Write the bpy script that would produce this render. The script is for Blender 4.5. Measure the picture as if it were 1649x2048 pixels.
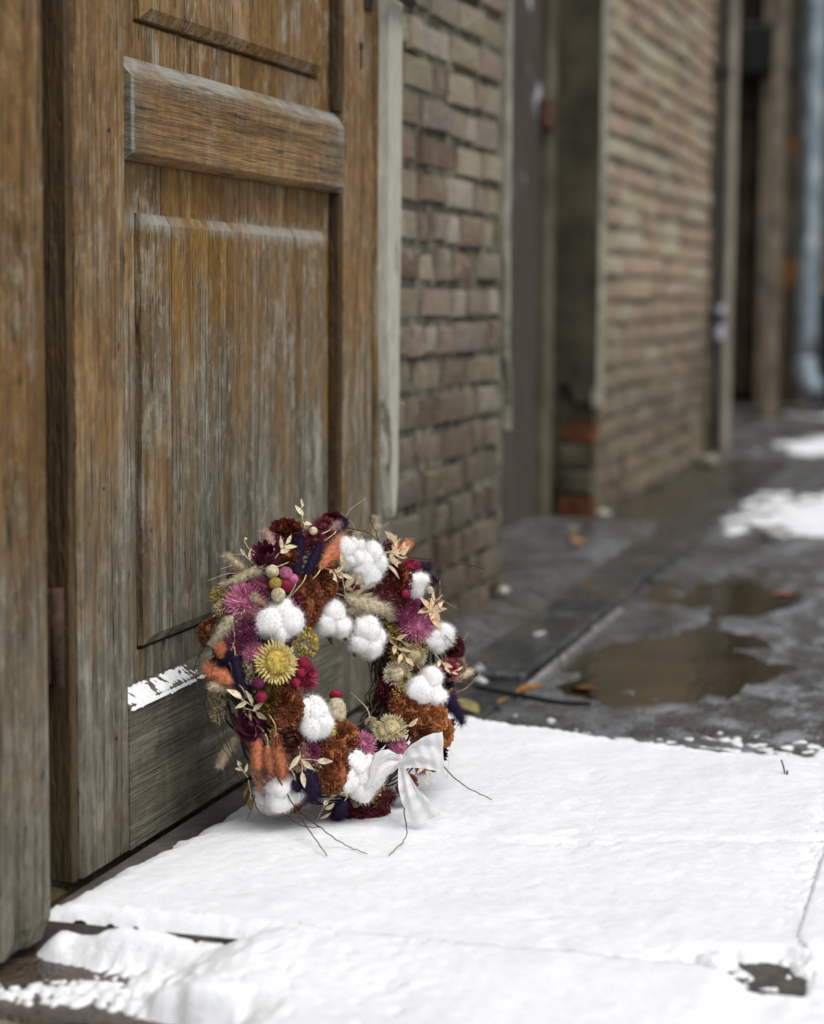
import bpy, math, random
import numpy as np
from mathutils import Matrix, Vector
for o in list(bpy.data.objects): bpy.data.objects.remove(o)
SC = bpy.context.scene
COL = SC.collection
random.seed(7)
R = math.radians

# ---------------------------------------------------------------- camera
YAW, PITCH, ROLL, EYE = R(18.939), R(5.0), R(0.45), 0.63
def cam_axes():
    fw = np.array([-math.sin(YAW)*math.cos(PITCH), math.cos(YAW)*math.cos(PITCH), -math.sin(PITCH)])
    rt = np.array([math.cos(YAW), math.sin(YAW), 0.0]); up = np.cross(rt, fw)
    return rt*math.cos(ROLL)+up*math.sin(ROLL), up*math.cos(ROLL)-rt*math.sin(ROLL), fw
rt, up, fw = cam_axes()
cd = bpy.data.cameras.new('camera'); cam = bpy.data.objects.new('camera', cd); COL.objects.link(cam)
cam.matrix_world = Matrix(((rt[0], up[0], -fw[0], 0), (rt[1], up[1], -fw[1], 0), (rt[2], up[2], -fw[2], EYE), (0, 0, 0, 1)))
cd.sensor_fit = 'VERTICAL'; cd.sensor_height = 29.8; cd.sensor_width = 24.0
cd.lens = 3435/2048*29.8; cd.shift_y = -132.78/2048
cd.clip_start = 0.05; cd.clip_end = 500
cd.dof.use_dof = True; cd.dof.focus_distance = 2.02; cd.dof.aperture_fstop = 2.2
SC.camera = cam
SC.render.resolution_x = 824; SC.render.resolution_y = 1024

# ---------------------------------------------------------------- light: overcast winter day
SUN_EL, SUN_AZ = R(60), R(118)          # azimuth measured clockwise from +Y: street side, behind the camera
w = bpy.data.worlds.new('World'); SC.world = w; w.use_nodes = True
nt = w.node_tree; nt.nodes.clear()
sky = nt.nodes.new('ShaderNodeTexSky'); sky.sky_type = 'NISHITA'; sky.sun_disc = False
sky.sun_elevation = SUN_EL; sky.sun_rotation = SUN_AZ; sky.dust_density = 2.0; sky.air_density = 1.2
hs = nt.nodes.new('ShaderNodeHueSaturation'); hs.inputs['Saturation'].default_value = 0.50
bg = nt.nodes.new('ShaderNodeBackground'); bg.inputs[1].default_value = 0.09
wo = nt.nodes.new('ShaderNodeOutputWorld')
nt.links.new(sky.outputs[0], hs.inputs['Color']); nt.links.new(hs.outputs[0], bg.inputs[0]); nt.links.new(bg.outputs[0], wo.inputs[0])
sl = bpy.data.lights.new('sun', 'SUN'); sl.energy = 1.4; sl.angle = R(40); sl.color = (1, .98, .955)
so = bpy.data.objects.new('sun', sl); COL.objects.link(so)
sd = Vector((math.sin(SUN_AZ)*math.cos(SUN_EL), math.cos(SUN_AZ)*math.cos(SUN_EL), math.sin(SUN_EL)))
so.rotation_euler = sd.to_track_quat('Z', 'Y').to_euler(); so.location = (3, -3, 6)
vs = SC.view_settings
vs.view_transform = 'Standard'; vs.look = 'None'; vs.gamma = 1; vs.use_curve_mapping = False
vs.exposure = 0.66
SC.render.engine = 'CYCLES'

# ---------------------------------------------------------------- helpers
def wloc(o):
    v = Vector((0, 0, 0))
    while o: v += o.location; o = o.parent
    return v
def tag(o, label=None, cat=None, group=None, kind=None):
    if label: o['label'] = label
    if cat: o['category'] = cat
    if group: o['group'] = group
    if kind: o['kind'] = kind
    return o
def empty(name, loc, label=None, cat=None, group=None):
    o = bpy.data.objects.new(name, None); o.location = loc; o.empty_display_size = .05; COL.objects.link(o)
    return tag(o, label, cat, group)
def mk(name, V, F, mat, parent=None, org=None, smooth=False):
    """V in world coordinates; org = world origin of the object"""
    V = np.asarray(V, float).reshape(-1, 3)
    if org is None: org = wloc(parent) if parent else V.min(0)*.5+V.max(0)*.5
    org = np.array(org, float)
    me = bpy.data.meshes.new(name)
    me.from_pydata((V-org).tolist(), [], F if isinstance(F, list) else F.tolist())
    if smooth: me.polygons.foreach_set('use_smooth', np.ones(len(me.polygons), bool))
    me.materials.append(mat); me.update()
    o = bpy.data.objects.new(name, me); COL.objects.link(o)
    if parent: o.parent = parent; o.location = Vector(org)-wloc(parent)
    else: o.location = Vector(org)
    return o
BOXF = [[0,3,2,1],[4,5,6,7],[0,1,5,4],[1,2,6,5],[2,3,7,6],[3,0,4,7]]
def boxv(x0, x1, y0, y1, z0, z1):
    return [(x0,y0,z0),(x1,y0,z0),(x1,y1,z0),(x0,y1,z0),(x0,y0,z1),(x1,y0,z1),(x1,y1,z1),(x0,y1,z1)]
class MB:
    def __init__(s): s.V = []; s.F = []; s.n = 0
    def add(s, V, F):
        V = np.asarray(V, float).reshape(-1, 3); s.V.append(V); s.F += [[i+s.n for i in f] for f in F]; s.n += len(V); return s
    def box(s, *a): return s.add(boxv(*a), BOXF)
    def build(s, name, mat, parent=None, org=None, smooth=False): return mk(name, np.concatenate(s.V), s.F, mat, parent, org, smooth)
def bbox(x0, x1, y0, y1, z0, z1, b):
    """box with bevelled edges, 24 verts"""
    V = []; F = []
    c = np.array([(x0+x1)/2, (y0+y1)/2, (z0+z1)/2]); h = np.array([(x1-x0)/2, (y1-y0)/2, (z1-z0)/2])
    import itertools
    idx = {}
    for sx, sy, sz in itertools.product((-1,1), repeat=3):
        for ax in range(3):
            e = np.array([sx,sy,sz])*(h-b); e[ax] = (sx,sy,sz)[ax]*h[ax]
            idx[(sx,sy,sz,ax)] = len(V); V.append(c+e)
    def q(l): F.append(l)
    for ax in range(3):
        o = [i for i in range(3) if i != ax]
        for s in (-1,1):
            l = []
            for a, bb in ((-1,-1),(1,-1),(1,1),(-1,1)):
                k = [0,0,0]; k[ax]=s; k[o[0]]=a; k[o[1]]=bb; l.append(idx[(*k,ax)])
            q(l if (s==1) == (ax != 1) else l[::-1])
    for ax in range(3):       # edges along ax
        o = [i for i in range(3) if i != ax]
        for a in (-1,1):
            for bb in (-1,1):
                l = []
                for s, w_ in ((-1,o[0]),(1,o[0]),(1,o[1]),(-1,o[1])):
                    k=[0,0,0]; k[ax]=s; k[o[0]]=a; k[o[1]]=bb; l.append(idx[(*k,w_)])
                q(l)
    for sx, sy, sz in itertools.product((-1,1), repeat=3): q([idx[(sx,sy,sz,a)] for a in range(3)])
    return V, F
def tube(pts, rad, n=6, cap=True):
    pts = np.asarray(pts, float); m = len(pts); rad = np.broadcast_to(np.asarray(rad, float), (m,))
    tg = np.gradient(pts, axis=0); tg /= np.linalg.norm(tg, axis=1)[:, None]+1e-12
    ref = np.array([0,0,1.]) if abs(tg[0][2]) < .9 else np.array([1.,0,0])
    V = []; a = np.cross(tg[0], ref); a /= np.linalg.norm(a)
    for i in range(m):
        a = a-tg[i]*(a@tg[i]); a /= np.linalg.norm(a)+1e-12; b = np.cross(tg[i], a)
        for k in range(n):
            t = 2*math.pi*k/n; V.append(pts[i]+rad[i]*(a*math.cos(t)+b*math.sin(t)))
    F = [[i*n+k, i*n+(k+1)%n, (i+1)*n+(k+1)%n, (i+1)*n+k] for i in range(m-1) for k in range(n)]
    if cap: F += [list(range(n))[::-1], list(range((m-1)*n, m*n))]
    return V, F
def spline(P, n=8):
    P = np.asarray(P, float); 
    if len(P) < 3: return np.linspace(P[0], P[-1], n)
    Q = np.vstack([2*P[0]-P[1], P, 2*P[-1]-P[-2]]); o = []
    for i in range(1, len(Q)-2):
        for t in np.linspace(0, 1, n, endpoint=False):
            a, b, c, d = Q[i-1], Q[i], Q[i+1], Q[i+2]
            o.append(.5*((2*b)+(c-a)*t+(2*a-5*b+4*c-d)*t*t+(3*b-a-3*c+d)*t**3))
    o.append(P[-1]); return np.array(o)
def hash2(ix, iy, seed=0):
    h = (ix.astype(np.int64)*374761393+iy.astype(np.int64)*668265263+seed*1442695041) & 0xffffffff
    h = ((h ^ (h >> 13))*1274126177) & 0xffffffff
    return ((h ^ (h >> 16)) & 0xffff)/65535.0
def vnoise(x, y, seed=0):
    ix = np.floor(x); iy = np.floor(y); fx = x-ix; fy = y-iy
    fx = fx*fx*(3-2*fx); fy = fy*fy*(3-2*fy)
    a = hash2(ix,iy,seed); b = hash2(ix+1,iy,seed); c = hash2(ix,iy+1,seed); d = hash2(ix+1,iy+1,seed)
    return (a*(1-fx)+b*fx)*(1-fy)+(c*(1-fx)+d*fx)*fy
def fbm(x, y, seed=0, oct=4):
    s = 0; a = .5; t = 0
    for i in range(oct):
        s = s+a*vnoise(x*2**i+17.3*i, y*2**i+9.1*i, seed+i); t += a; a *= .5
    return s/t
def sstep(a, b, x):
    t = np.clip((x-a)/(b-a), 0, 1); return t*t*(3-2*t)

# ---------------------------------------------------------------- materials
class NB:
    def __init__(s, name):
        s.m = bpy.data.materials.new(name); s.m.use_nodes = True; s.t = s.m.node_tree; s.t.nodes.clear()
        s.out = s.t.nodes.new('ShaderNodeOutputMaterial'); s.b = s.t.nodes.new('ShaderNodeBsdfPrincipled')
        s.t.links.new(s.b.outputs[0], s.out.inputs[0])
    def n(s, ty, **kw):
        o = s.t.nodes.new(ty)
        for k, v in kw.items(): setattr(o, k, v)
        return o
    def put(s, sock, v):
        if hasattr(v, 'is_output'): s.t.links.new(v, sock)
        elif v is not None:
            if isinstance(v, (tuple, list)) and len(v) == 3 and len(sock.default_value) == 4: v = (*v, 1)
            sock.default_value = v
    def math(s, op, a, b=None, clamp=False):
        o = s.n('ShaderNodeMath', operation=op, use_clamp=clamp); s.put(o.inputs[0], a)
        if b is not None: s.put(o.inputs[1], b)
        return o.outputs[0]
    def pos(s): return s.n('ShaderNodeNewGeometry').outputs['Position']
    def obj(s): return s.n('ShaderNodeTexCoord').outputs['Object']
    def rnd(s): return s.n('ShaderNodeObjectInfo').outputs['Random']
    def xyz(s, v):
        o = s.n('ShaderNodeSeparateXYZ'); s.put(o.inputs[0], v); return o.outputs
    def scale(s, v, sc, off=None):
        o = s.n('ShaderNodeVectorMath', operation='MULTIPLY'); s.put(o.inputs[0], v); o.inputs[1].default_value = sc
        if off is None: return o.outputs[0]
        q = s.n('ShaderNodeVectorMath', operation='SCALE'); q.inputs[0].default_value = (13.1, 7.7, 5.3); s.put(q.inputs['Scale'], off)
        p = s.n('ShaderNodeVectorMath', operation='ADD'); s.put(p.inputs[0], o.outputs[0]); s.put(p.inputs[1], q.outputs[0]); return p.outputs[0]
    def noise(s, v, sc=1, det=4, rough=.55, dist=0):
        o = s.n('ShaderNodeTexNoise'); s.put(o.inputs['Vector'], v); o.inputs['Scale'].default_value = sc
        o.inputs['Detail'].default_value = det; o.inputs['Roughness'].default_value = rough; o.inputs['Distortion'].default_value = dist
        return o.outputs[0]
    def ramp(s, f, stops, mode='LINEAR'):
        o = s.n('ShaderNodeValToRGB'); s.put(o.inputs[0], f); e = o.color_ramp; e.interpolation = mode
        while len(e.elements) < len(stops): e.elements.new(.5)
        for el, (p, c) in zip(e.elements, stops):
            el.position = p; el.color = (*c, 1) if isinstance(c, tuple) else (c, c, c, 1)
        return o.outputs[0]
    def mix(s, f, a, b, mode='MIX'):
        o = s.n('ShaderNodeMix', data_type='RGBA', blend_type=mode); s.put(o.inputs[0], f)
        s.put(o.inputs[6], a); s.put(o.inputs[7], b); return o.outputs[2]
    def maprange(s, v, a, b, c=0., d=1.):
        o = s.n('ShaderNodeMapRange'); s.put(o.inputs[0], v)
        for i, q in enumerate((a, b, c, d)): s.put(o.inputs[i+1], q)
        return o.outputs[0]
    def bump(s, h, st=.3, dist=.002):
        o = s.n('ShaderNodeBump'); o.inputs['Strength'].default_value = st; o.inputs['Distance'].default_value = dist
        s.put(o.inputs['Height'], h); s.put(s.b.inputs['Normal'], o.outputs[0])
    def fin(s, col, rough=.7, spec=.3):
        s.put(s.b.inputs['Base Color'], col); s.put(s.b.inputs['Roughness'], rough); s.put(s.b.inputs['Specular IOR Level'], spec)
        return s.m

def wood(name, horiz=False, zg=.62, zr=.45, gray=0., pale=.5, topgray=None, dark=1., tint=(1,1,1), edges=None):
    b = NB(name); P = b.pos(); r = b.rnd(); X, Y, Z = b.xyz(P)
    wob = b.noise(b.scale(P, (4, 4, 4)), 1, 2)
    if horiz: fs, cs, ps = (60, 5, 300), (20, 3, 45), (40, 14, 130)
    else: fs, cs, ps = (170, 170, 5), (34, 34, 2.2), (130, 130, 30)
    fine = b.noise(b.scale(P, fs, r), 1, 5, .65, .3)
    coarse = b.noise(b.scale(P, cs, r), 1, 4, .6, .8)
    patch = b.noise(b.scale(P, (9, 9, 5), r), 1, 5, .65)
    blotch = b.noise(b.scale(P, (3, 3, 2), r), 1, 3, .6)
    brown = b.ramp(coarse, [(.28, (.10*dark, .054*dark, .017*dark)), (.43, (.25*dark, .138*dark, .044*dark)), (.57, (.37*dark, .215*dark, .076*dark)), (.75, (.50*dark, .34*dark, .16*dark))])
    brown = b.mix(b.maprange(blotch, .40, .60, 0, .6), brown, (.29*dark, .158*dark, .057*dark))
    hv = b.n('ShaderNodeHueSaturation'); b.put(hv.inputs['Color'], brown); b.put(hv.inputs['Value'], b.maprange(r, 0, 1, .90, 1.08)); b.put(hv.inputs['Saturation'], b.maprange(r, 1, 0, .98, 1.14)); brown = hv.outputs[0]
    gry = b.ramp(coarse, [(.25, (.075, .066, .047)), (.45, (.175, .158, .115)), (.60, (.26, .24, .18)), (.78, (.40, .38, .31))])
    g = b.math('DIVIDE', b.math('SUBTRACT', zg, Z), zr)
    g = b.math('ADD', g, b.math('MULTIPLY', b.math('SUBTRACT', patch, .5), 3.2))
    g = b.math('ADD', g, b.math('MULTIPLY', b.math('SUBTRACT', coarse, .5), 1.6))
    g = b.math('ADD', g, gray, clamp=True)
    if topgray:
        zt, w_, y0, y1 = topgray
        for e in (b.maprange(b.math('ADD', Z, b.math('MULTIPLY', b.math('SUBTRACT', patch, .5), .09)), zt-w_, zt+.004, 0, 1),
                  b.maprange(b.math('ADD', Y, b.math('MULTIPLY', b.math('SUBTRACT', patch, .5), .12)), y0+.045, y0+.01, 0, .9),
                  b.maprange(b.math('ADD', Y, b.math('MULTIPLY', b.math('SUBTRACT', patch, .5), .2)), y1-.12, y1-.01, 0, .8)):
            g = b.math('MAXIMUM', g, e)
    c = b.mix(g, brown, gry)
    # pale raised fibres and dark checks along the grain
    pf = b.noise(b.scale(P, ps, r), 1, 3, .6, .2)
    c = b.mix(b.math('MULTIPLY', b.maprange(pf, .60, .70, 0, pale), b.maprange(patch, .40, .58, .1, 1)), c, (.40, .36, .27))
    c = b.mix(b.maprange(pf, .38, .29, 0, .8), c, (.03, .022, .014))
    c = b.mix(b.maprange(fine, .34, .62, .8, 0), c, b.mix(.6, c, (.02, .015, .01)))
    mot = b.noise(b.scale(P, (70, 70, 40), r), 1, 4, .7)
    c = b.mix(b.maprange(mot, .42, .60, .55, 0), c, b.mix(.55, c, (.03, .022, .012)))
    c = b.mix(b.math('MULTIPLY', b.maprange(mot, .56, .66, 0, pale*.6), b.maprange(patch, .45, .6, 0, 1)), c, (.42, .39, .31))
    crk = b.noise(b.scale(P, (8, 4, 170) if horiz else (75, 75, 1.6), r), 1, 2, .5, .2)
    crd = b.math('ABSOLUTE', b.math('SUBTRACT', crk, .5))
    c = b.mix(b.math('MULTIPLY', b.maprange(crd, .016, .003, 0, .85), b.maprange(patch, .42, .52, 0, 1)), c, (.018, .013, .009))
    if edges:
        for (ax, v0, wd) in edges:
            q = (X, Y, Z)[ax]; dq = b.math('ABSOLUTE', b.math('SUBTRACT', q, v0))
            c = b.mix(b.math('MULTIPLY', b.maprange(b.math('ADD', dq, b.math('MULTIPLY', b.math('SUBTRACT', pf, .5), wd*3)), wd, wd*.3, 0, .75), b.maprange(patch, .40, .55, .1, 1)), c, (.33, .32, .27))
    worn = b.noise(b.scale(P, (16, 14, 7), r), 1, 6, .75)
    c = b.mix(b.math('MULTIPLY', b.maprange(worn, .53, .64, 0, pale*.85), b.maprange(fine, .40, .55, .2, 1)), c, (.36, .335, .265))
    # greenish damp film low down
    c = b.mix(b.math('MULTIPLY', b.maprange(Z, .28, .0, 0, .45), b.maprange(blotch, .45, .6, 0, 1)), c, (.055, .055, .024))
    if tint != (1,1,1): c = b.mix(1., c, tint, 'MULTIPLY')
    h = b.math('ADD', fine, b.math('MULTIPLY', pf, 1.4))
    b.bump(h, .9, .004)
    return b.fin(c, b.maprange(g, 0, 1, .55, .8), .28)
def plain(name, col, var=.25, sc=60, rough=.8, spec=.2, bump=.0, sss=0., bd=.001, rv=.15):
    b = NB(name); P = b.obj(); r = b.rnd()
    n = b.noise(b.scale(P, (1, 1, 1), r), sc, 4, .6)
    lo = tuple(x*(1-var) for x in col); hi = tuple(min(1, x*(1+var)) for x in col)
    c = b.ramp(n, [(.3, lo), (.7, hi)])
    if rv:
        h = b.n('ShaderNodeHueSaturation'); b.put(h.inputs['Color'], c); b.put(h.inputs['Value'], b.maprange(r, 0, 1, 1-rv, 1+rv)); c = h.outputs[0]
    if bump: b.bump(n, bump, bd)
    if sss: b.b.inputs['Subsurface Weight'].default_value = sss; b.b.inputs['Subsurface Radius'].default_value = (.01,.01,.01); b.b.inputs['Subsurface Scale'].default_value = .5
    return b.fin(c, rough, spec)
def brickmat(name, cols, grime=.35, moss_z=.16):
    b = NB(name); P = b.pos(); r = b.rnd(); X, Y, Z = b.xyz(P)
    base = b.ramp(r, [(i/len(cols), c) for i, c in enumerate(cols)], 'CONSTANT')
    n1 = b.noise(b.scale(P, (22, 22, 22), r), 1, 5, .65); n2 = b.noise(b.scale(P, (140, 140, 140)), 1, 4, .6); n3 = b.noise(b.scale(P, (2.2, 2.2, 2.2)), 1, 3)
    c = b.mix(b.maprange(n1, .38, .62, 0, .55), base, b.mix(.5, base, (.13, .10, .065)))
    c = b.mix(b.maprange(n1, .55, .70, 0, .75), c, (.44, .40, .31))
    c = b.mix(b.maprange(n2, .35, .6, .5, 0), c, b.mix(.6, c, (.05, .04, .03)))
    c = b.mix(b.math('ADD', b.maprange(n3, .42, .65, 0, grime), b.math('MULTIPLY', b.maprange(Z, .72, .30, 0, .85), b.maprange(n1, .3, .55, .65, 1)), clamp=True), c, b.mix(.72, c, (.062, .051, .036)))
    c = b.mix(b.math('MULTIPLY', b.maprange(Z, moss_z, 0, 0, .6), b.maprange(n1, .50, .62, 0, 1)), c, (.06, .055, .022))
    b.bump(b.math('ADD', n1, n2), .9, .007)
    return b.fin(c, .85, .2)
# ---------------------------------------------------------------- ground
SLAB = [(-.905,1.470),(-.150,1.546),(-.140,2.290),(-.905,2.392)]        # plan of the doorstep
def front_y(x): return 1.470+(x+.905)*(.076/.755)
def back_y(x): return 2.392-(x+.905)*(.102/.765)
PUDDLES = [(-.525,2.99,.155,.31,.2),(-.535,3.74,.15,.20,-.1)]
def ground_z(x, y):
    z = -.014+.006*(fbm(x*9, y*6, 3)-.5)+.010*(fbm(x*2.2, y*1.5, 5)-.5)
    z = z+.045*sstep(-.80,-.93,x)*sstep(2.5,3.0,y)*sstep(5.0,4.4,y)
    z = z-.020*sstep(1.60,1.52,y)
    z = z-.12*sstep(1.312,1.302,y-.10*(x+.863))*sstep(-.56,-.66,x)
    for px, py, ax, ay, sk in PUDDLES:
        d = np.sqrt(((x-px-sk*(y-py))/ax)**2+((y-py)/ay)**2)+1.9*(fbm(x*11, y*8, 8)-.5)
        z = z-.020*sstep(1.15,.75,d)
    return z
def axis_vals(segs):
    o = []
    for a, b, s in segs: o += list(np.arange(a, b, s))
    return np.array(o+[segs[-1][1]])
gx = axis_vals([(-80,-10,10),(-10,-2,1),(-2,-1,.1),(-1,.3,.012),(.3,2,.15),(2,10,1),(10,80,10)])
gy = axis_vals([(-80,-5,10),(-5,.9,.5),(.9,4.6,.014),(4.6,8,.06),(8,14,.3),(14,120,10)])
GX, GY = np.meshgrid(gx, gy, indexing='ij'); GZ = ground_z(GX, GY)
def gridfaces(n, m):
    i = np.arange(n-1)[:, None]*m+np.arange(m-1)[None]; i = i.ravel()
    return np.stack([i, i+m, i+m+1, i+1], 1)
b = NB('wet_ground'); P = b.pos(); X, Y, Z = b.xyz(P)
n1 = b.noise(b.scale(P, (3, 2, 1)), 1, 6, .6); n2 = b.noise(b.scale(P, (28, 22, 20)), 1, 6, .7); n3 = b.noise(b.scale(P, (160, 160, 100)), 1, 3)
c = b.ramp(n2, [(.30, (.036, .037, .037)), (.48, (.088, .088, .086)), (.62, (.155, .155, .155)), (.75, (.26, .265, .27))])
c = b.mix(b.maprange(n1, .45, .60, 0, .85), c, (.040, .031, .018))
c = b.mix(b.maprange(b.noise(b.scale(P, (5, 3.5, 3)), 1, 5, .7), .52, .62, 0, .7), c, (.025, .026, .028))
c = b.mix(b.maprange(n3, .58, .68, 0, .7), c, (.34, .34, .33))
n4 = b.noise(b.scale(P, (11, 8, 8)), 1, 6, .75)
c = b.mix(b.math('MULTIPLY', b.maprange(n4, .49, .60, 0, .85), b.maprange(X, -.66, -.25, .15, 1)), c, (.40, .42, .445))
c = b.mix(b.maprange(n4, .46, .36, 0, .6), c, (.10, .078, .050))
soil = b.math('MULTIPLY', b.maprange(X, -.55, -.72, 0, 1), b.maprange(Y, 1.62, 1.52, 0, 1))
c = b.mix(soil, c, b.ramp(n2, [(.3, (.02, .014, .008)), (.7, (.11, .07, .035))]))
b.bump(b.math('ADD', b.math('ADD', n2, n4), b.math('MULTIPLY', n3, .5)), 1.0, .014)
M_ground = b.fin(c, b.maprange(n1, .36, .62, .46, .13), .7)
tag(mk('ground', np.stack([GX, GY, GZ], -1).reshape(-1, 3), gridfaces(len(gx), len(gy)), M_ground, org=(0,0,0), smooth=True), kind='structure')
b = NB('muddy_water'); n = b.noise(b.pos(), 6, 4)
b.bump(b.noise(b.scale(b.pos(), (40,22,10)), 1, 4), .22, .005)
M_water = b.fin(b.ramp(n, [(.35, (.024, .019, .010)), (.65, (.045, .036, .020))]), .13, .4)
for i, (px, py, ax, ay, sk) in enumerate(PUDDLES):
    t = np.linspace(0, 2*math.pi, 96, endpoint=False); rr = 1.45+.10*np.sin(3*t+i)+.08*np.sin(7*t+2*i)
    yy = py+ay*rr*np.sin(t); xx = px+ax*rr*np.cos(t)+sk*(yy-py)
    tag(mk('puddle', np.stack([xx, yy, np.full(96, -.0185)], 1), [list(range(96))], M_water), kind='structure')

# ---------------------------------------------------------------- doorstep slab, kerb, paving
M_stone = plain('dark_step_stone', (.075, .068, .058), .5, 40, .7, .3, .5, bd=.004)
S = MB(); sv = [(x, y, -.042) for x, y in SLAB]+[(x, y, .0) for x, y in SLAB]
S.add(sv, BOXF)
tag(S.build('doorstep', M_stone), 'dark stone doorstep slab under the snow in front of the wooden door', 'doorstep')
M_kerb = plain('mossy_kerb_stone', (.12, .115, .085), .5, 25, .8, .2, .6, bd=.006)
kx = np.linspace(-1.0, -.60, 24); prof = [(-.06,-.16),(-.06,-.052),(-.045,-.040),(.01,-.036),(.02,-.05),(.02,-.16)]
V = []; 
for i, x in enumerate(kx):
    y0 = 1.318+.10*(x+.863); nz = fbm(np.array([x*14.]), np.array([2.]), 4)[0]-.5
    for py, pz in prof: V.append((x, y0+py+nz*.008, pz+nz*.012*(pz > -.1)))
m = len(prof); F = [[i*m+k, i*m+k+1, (i+1)*m+k+1, (i+1)*m+k] for i in range(len(kx)-1) for k in range(m-1)]
tag(mk('kerb_stone', V, F, M_kerb, smooth=False), 'weathered grey green kerb stone along the near bottom left corner', 'kerb')
b = NB('wet_paving_slate'); P = b.pos(); r = b.rnd()
n1 = b.noise(b.scale(P, (9, 7, 9), r), 1, 6, .65); n2 = b.noise(b.scale(P, (60, 50, 60), r), 1, 5, .6)
c = b.ramp(n1, [(.32, (.020, .024, .024)), (.5, (.045, .048, .044)), (.62, (.085, .078, .062)), (.75, (.15, .14, .12))])
c = b.mix(b.maprange(n2, .6, .72, 0, .5), c, (.20, .19, .17))
b.bump(b.math('ADD', n1, b.math('MULTIPLY', n2, .5)), 1.0, .016)
c = b.mix(b.maprange(b.noise(b.scale(P, (6, 5, 6)), 1, 5, .7), .52, .62, 0, .45), c, (.085, .064, .042))
c = b.mix(b.math('MULTIPLY', b.maprange(b.xyz(P)[0], -.84, -.93, 0, .9), b.maprange(n2, .40, .52, 0, 1)), c, (.060, .046, .022))
M_pave = b.fin(c, b.maprange(n1, .4, .65, .14, .4), .6)
pav = empty('pavement', (-.83, 3.4, 0)); tag(pav, kind='structure')
rs = random.Random(3)
def slabpiece(name, x0, x1, y0, y1, zt, mat, parent, j=.006, tilt=.004):
    V, F = bbox(x0+rs.uniform(0,j), x1-rs.uniform(0,j), y0+rs.uniform(0,j), y1-rs.uniform(0,j), zt-.05, zt, .006)
    V = np.array(V); tx, ty = rs.uniform(-tilt,tilt), rs.uniform(-tilt,tilt); c = V.mean(0)
    V[:,2] += (V[:,0]-c[0])*tx*8+(V[:,1]-c[1])*ty*3
    return mk(name, V, F, mat, parent, org=c)
for y0, y1, z in [(2.44,2.70,-.004),(2.71,3.26,.004),(3.28,3.72,.006),(3.74,4.30,.008),(4.33,4.75,.004),(4.78,5.35,.0),(5.38,6.0,-.002),(6.03,6.8,-.003)]:
    xl = -.945 if y0 < 3.3 else (-1.19 if y0 < 4.4 else -1.09)
    slabpiece('paving_slab', xl, -.722-.012*(y0-2.4), y0, y1, z, M_pave, pav)
M_edge = plain('worn_edging_stone', (.17, .165, .15), .5, 50, .4, .5, .4, bd=.004)
for i, (y0, y1) in enumerate([(2.60,2.88),(2.89,3.14),(3.16,3.42),(3.46,3.95),(3.98,4.45)]):
    slabpiece('edging_stone', -.722-.012*(y0-2.4), -.700-.012*(y0-2.4), y0, y1, .002 if i < 3 else -.012, M_edge if i < 3 else M_pave, pav)

# ---------------------------------------------------------------- brick walls
YEL = [(.36,.30,.195),(.41,.35,.245),(.32,.25,.17),(.27,.235,.165),(.37,.275,.205),(.25,.185,.125),(.43,.385,.295),(.20,.13,.092),(.33,.29,.195),(.28,.20,.14),(.38,.31,.185),(.31,.26,.21)]
PNK = [(0.528,0.395,0.277),(0.491,0.36,0.237),(0.528,0.452,0.318),(0.455,0.336,0.216),(0.516,0.373,0.266),(0.528,0.474,0.328),(0.409,0.302,0.202),(0.508,0.414,0.259)]
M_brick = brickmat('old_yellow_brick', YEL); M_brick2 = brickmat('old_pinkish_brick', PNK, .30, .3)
M_orange = plain('broken_orange_brick', (.11, .042, .020), .6, 30, .85, .2, .6, bd=.004)
b = NB('dark_mossy_mortar'); n = b.noise(b.scale(b.pos(), (30,30,30)), 1, 5, .65)
b.bump(n, .8, .006); M_mortar = b.fin(b.ramp(n, [(.3, (.035,.031,.022)), (.50, (.11,.10,.072)), (.70, (.26,.24,.185))]), .9, .1)
M_plaster = plain('pale_lime_render', (.27, .26, .20), .4, 18, .9, .1, .5, bd=.004)
BV = []
for k in range(7):
    rk = random.Random(50+k); j = lambda a: rk.uniform(-a, a)
    # unit brick: length 1 along y, height 1 along z, depth along x (front at x=0)
    V = [(-.05,-.5,-.5),(-.05,.5,-.5),(-.05,.5,.5),(-.05,-.5,.5)]
    V += [(-.006+j(.001),s*.5+j(.012),t*.5+j(.03)) for s, t in ((-1,-1),(1,-1),(1,1),(-1,1))]
    V += [(.001+j(.0018),s*(.47+j(.018)),t*(.44+j(.035))) for s, t in ((-1,-1),(1,-1),(1,1),(-1,1))]
    V.append((.003+j(.001), j(.1), j(.1)))
    F = [[0,3,2,1]]+[[a, (a+1)%4, 4+(a+1)%4, 4+a] for a in range(4)]+[[4+a, 4+(a+1)%4, 8+(a+1)%4, 8+a] for a in range(4)]+[[8+a, 8+(a+1)%4, 12] for a in range(4)]
    me = bpy.data.meshes.new('brick'); me.from_pydata(V, [], F); me.update(); BV.append((V, F, me))
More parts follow.
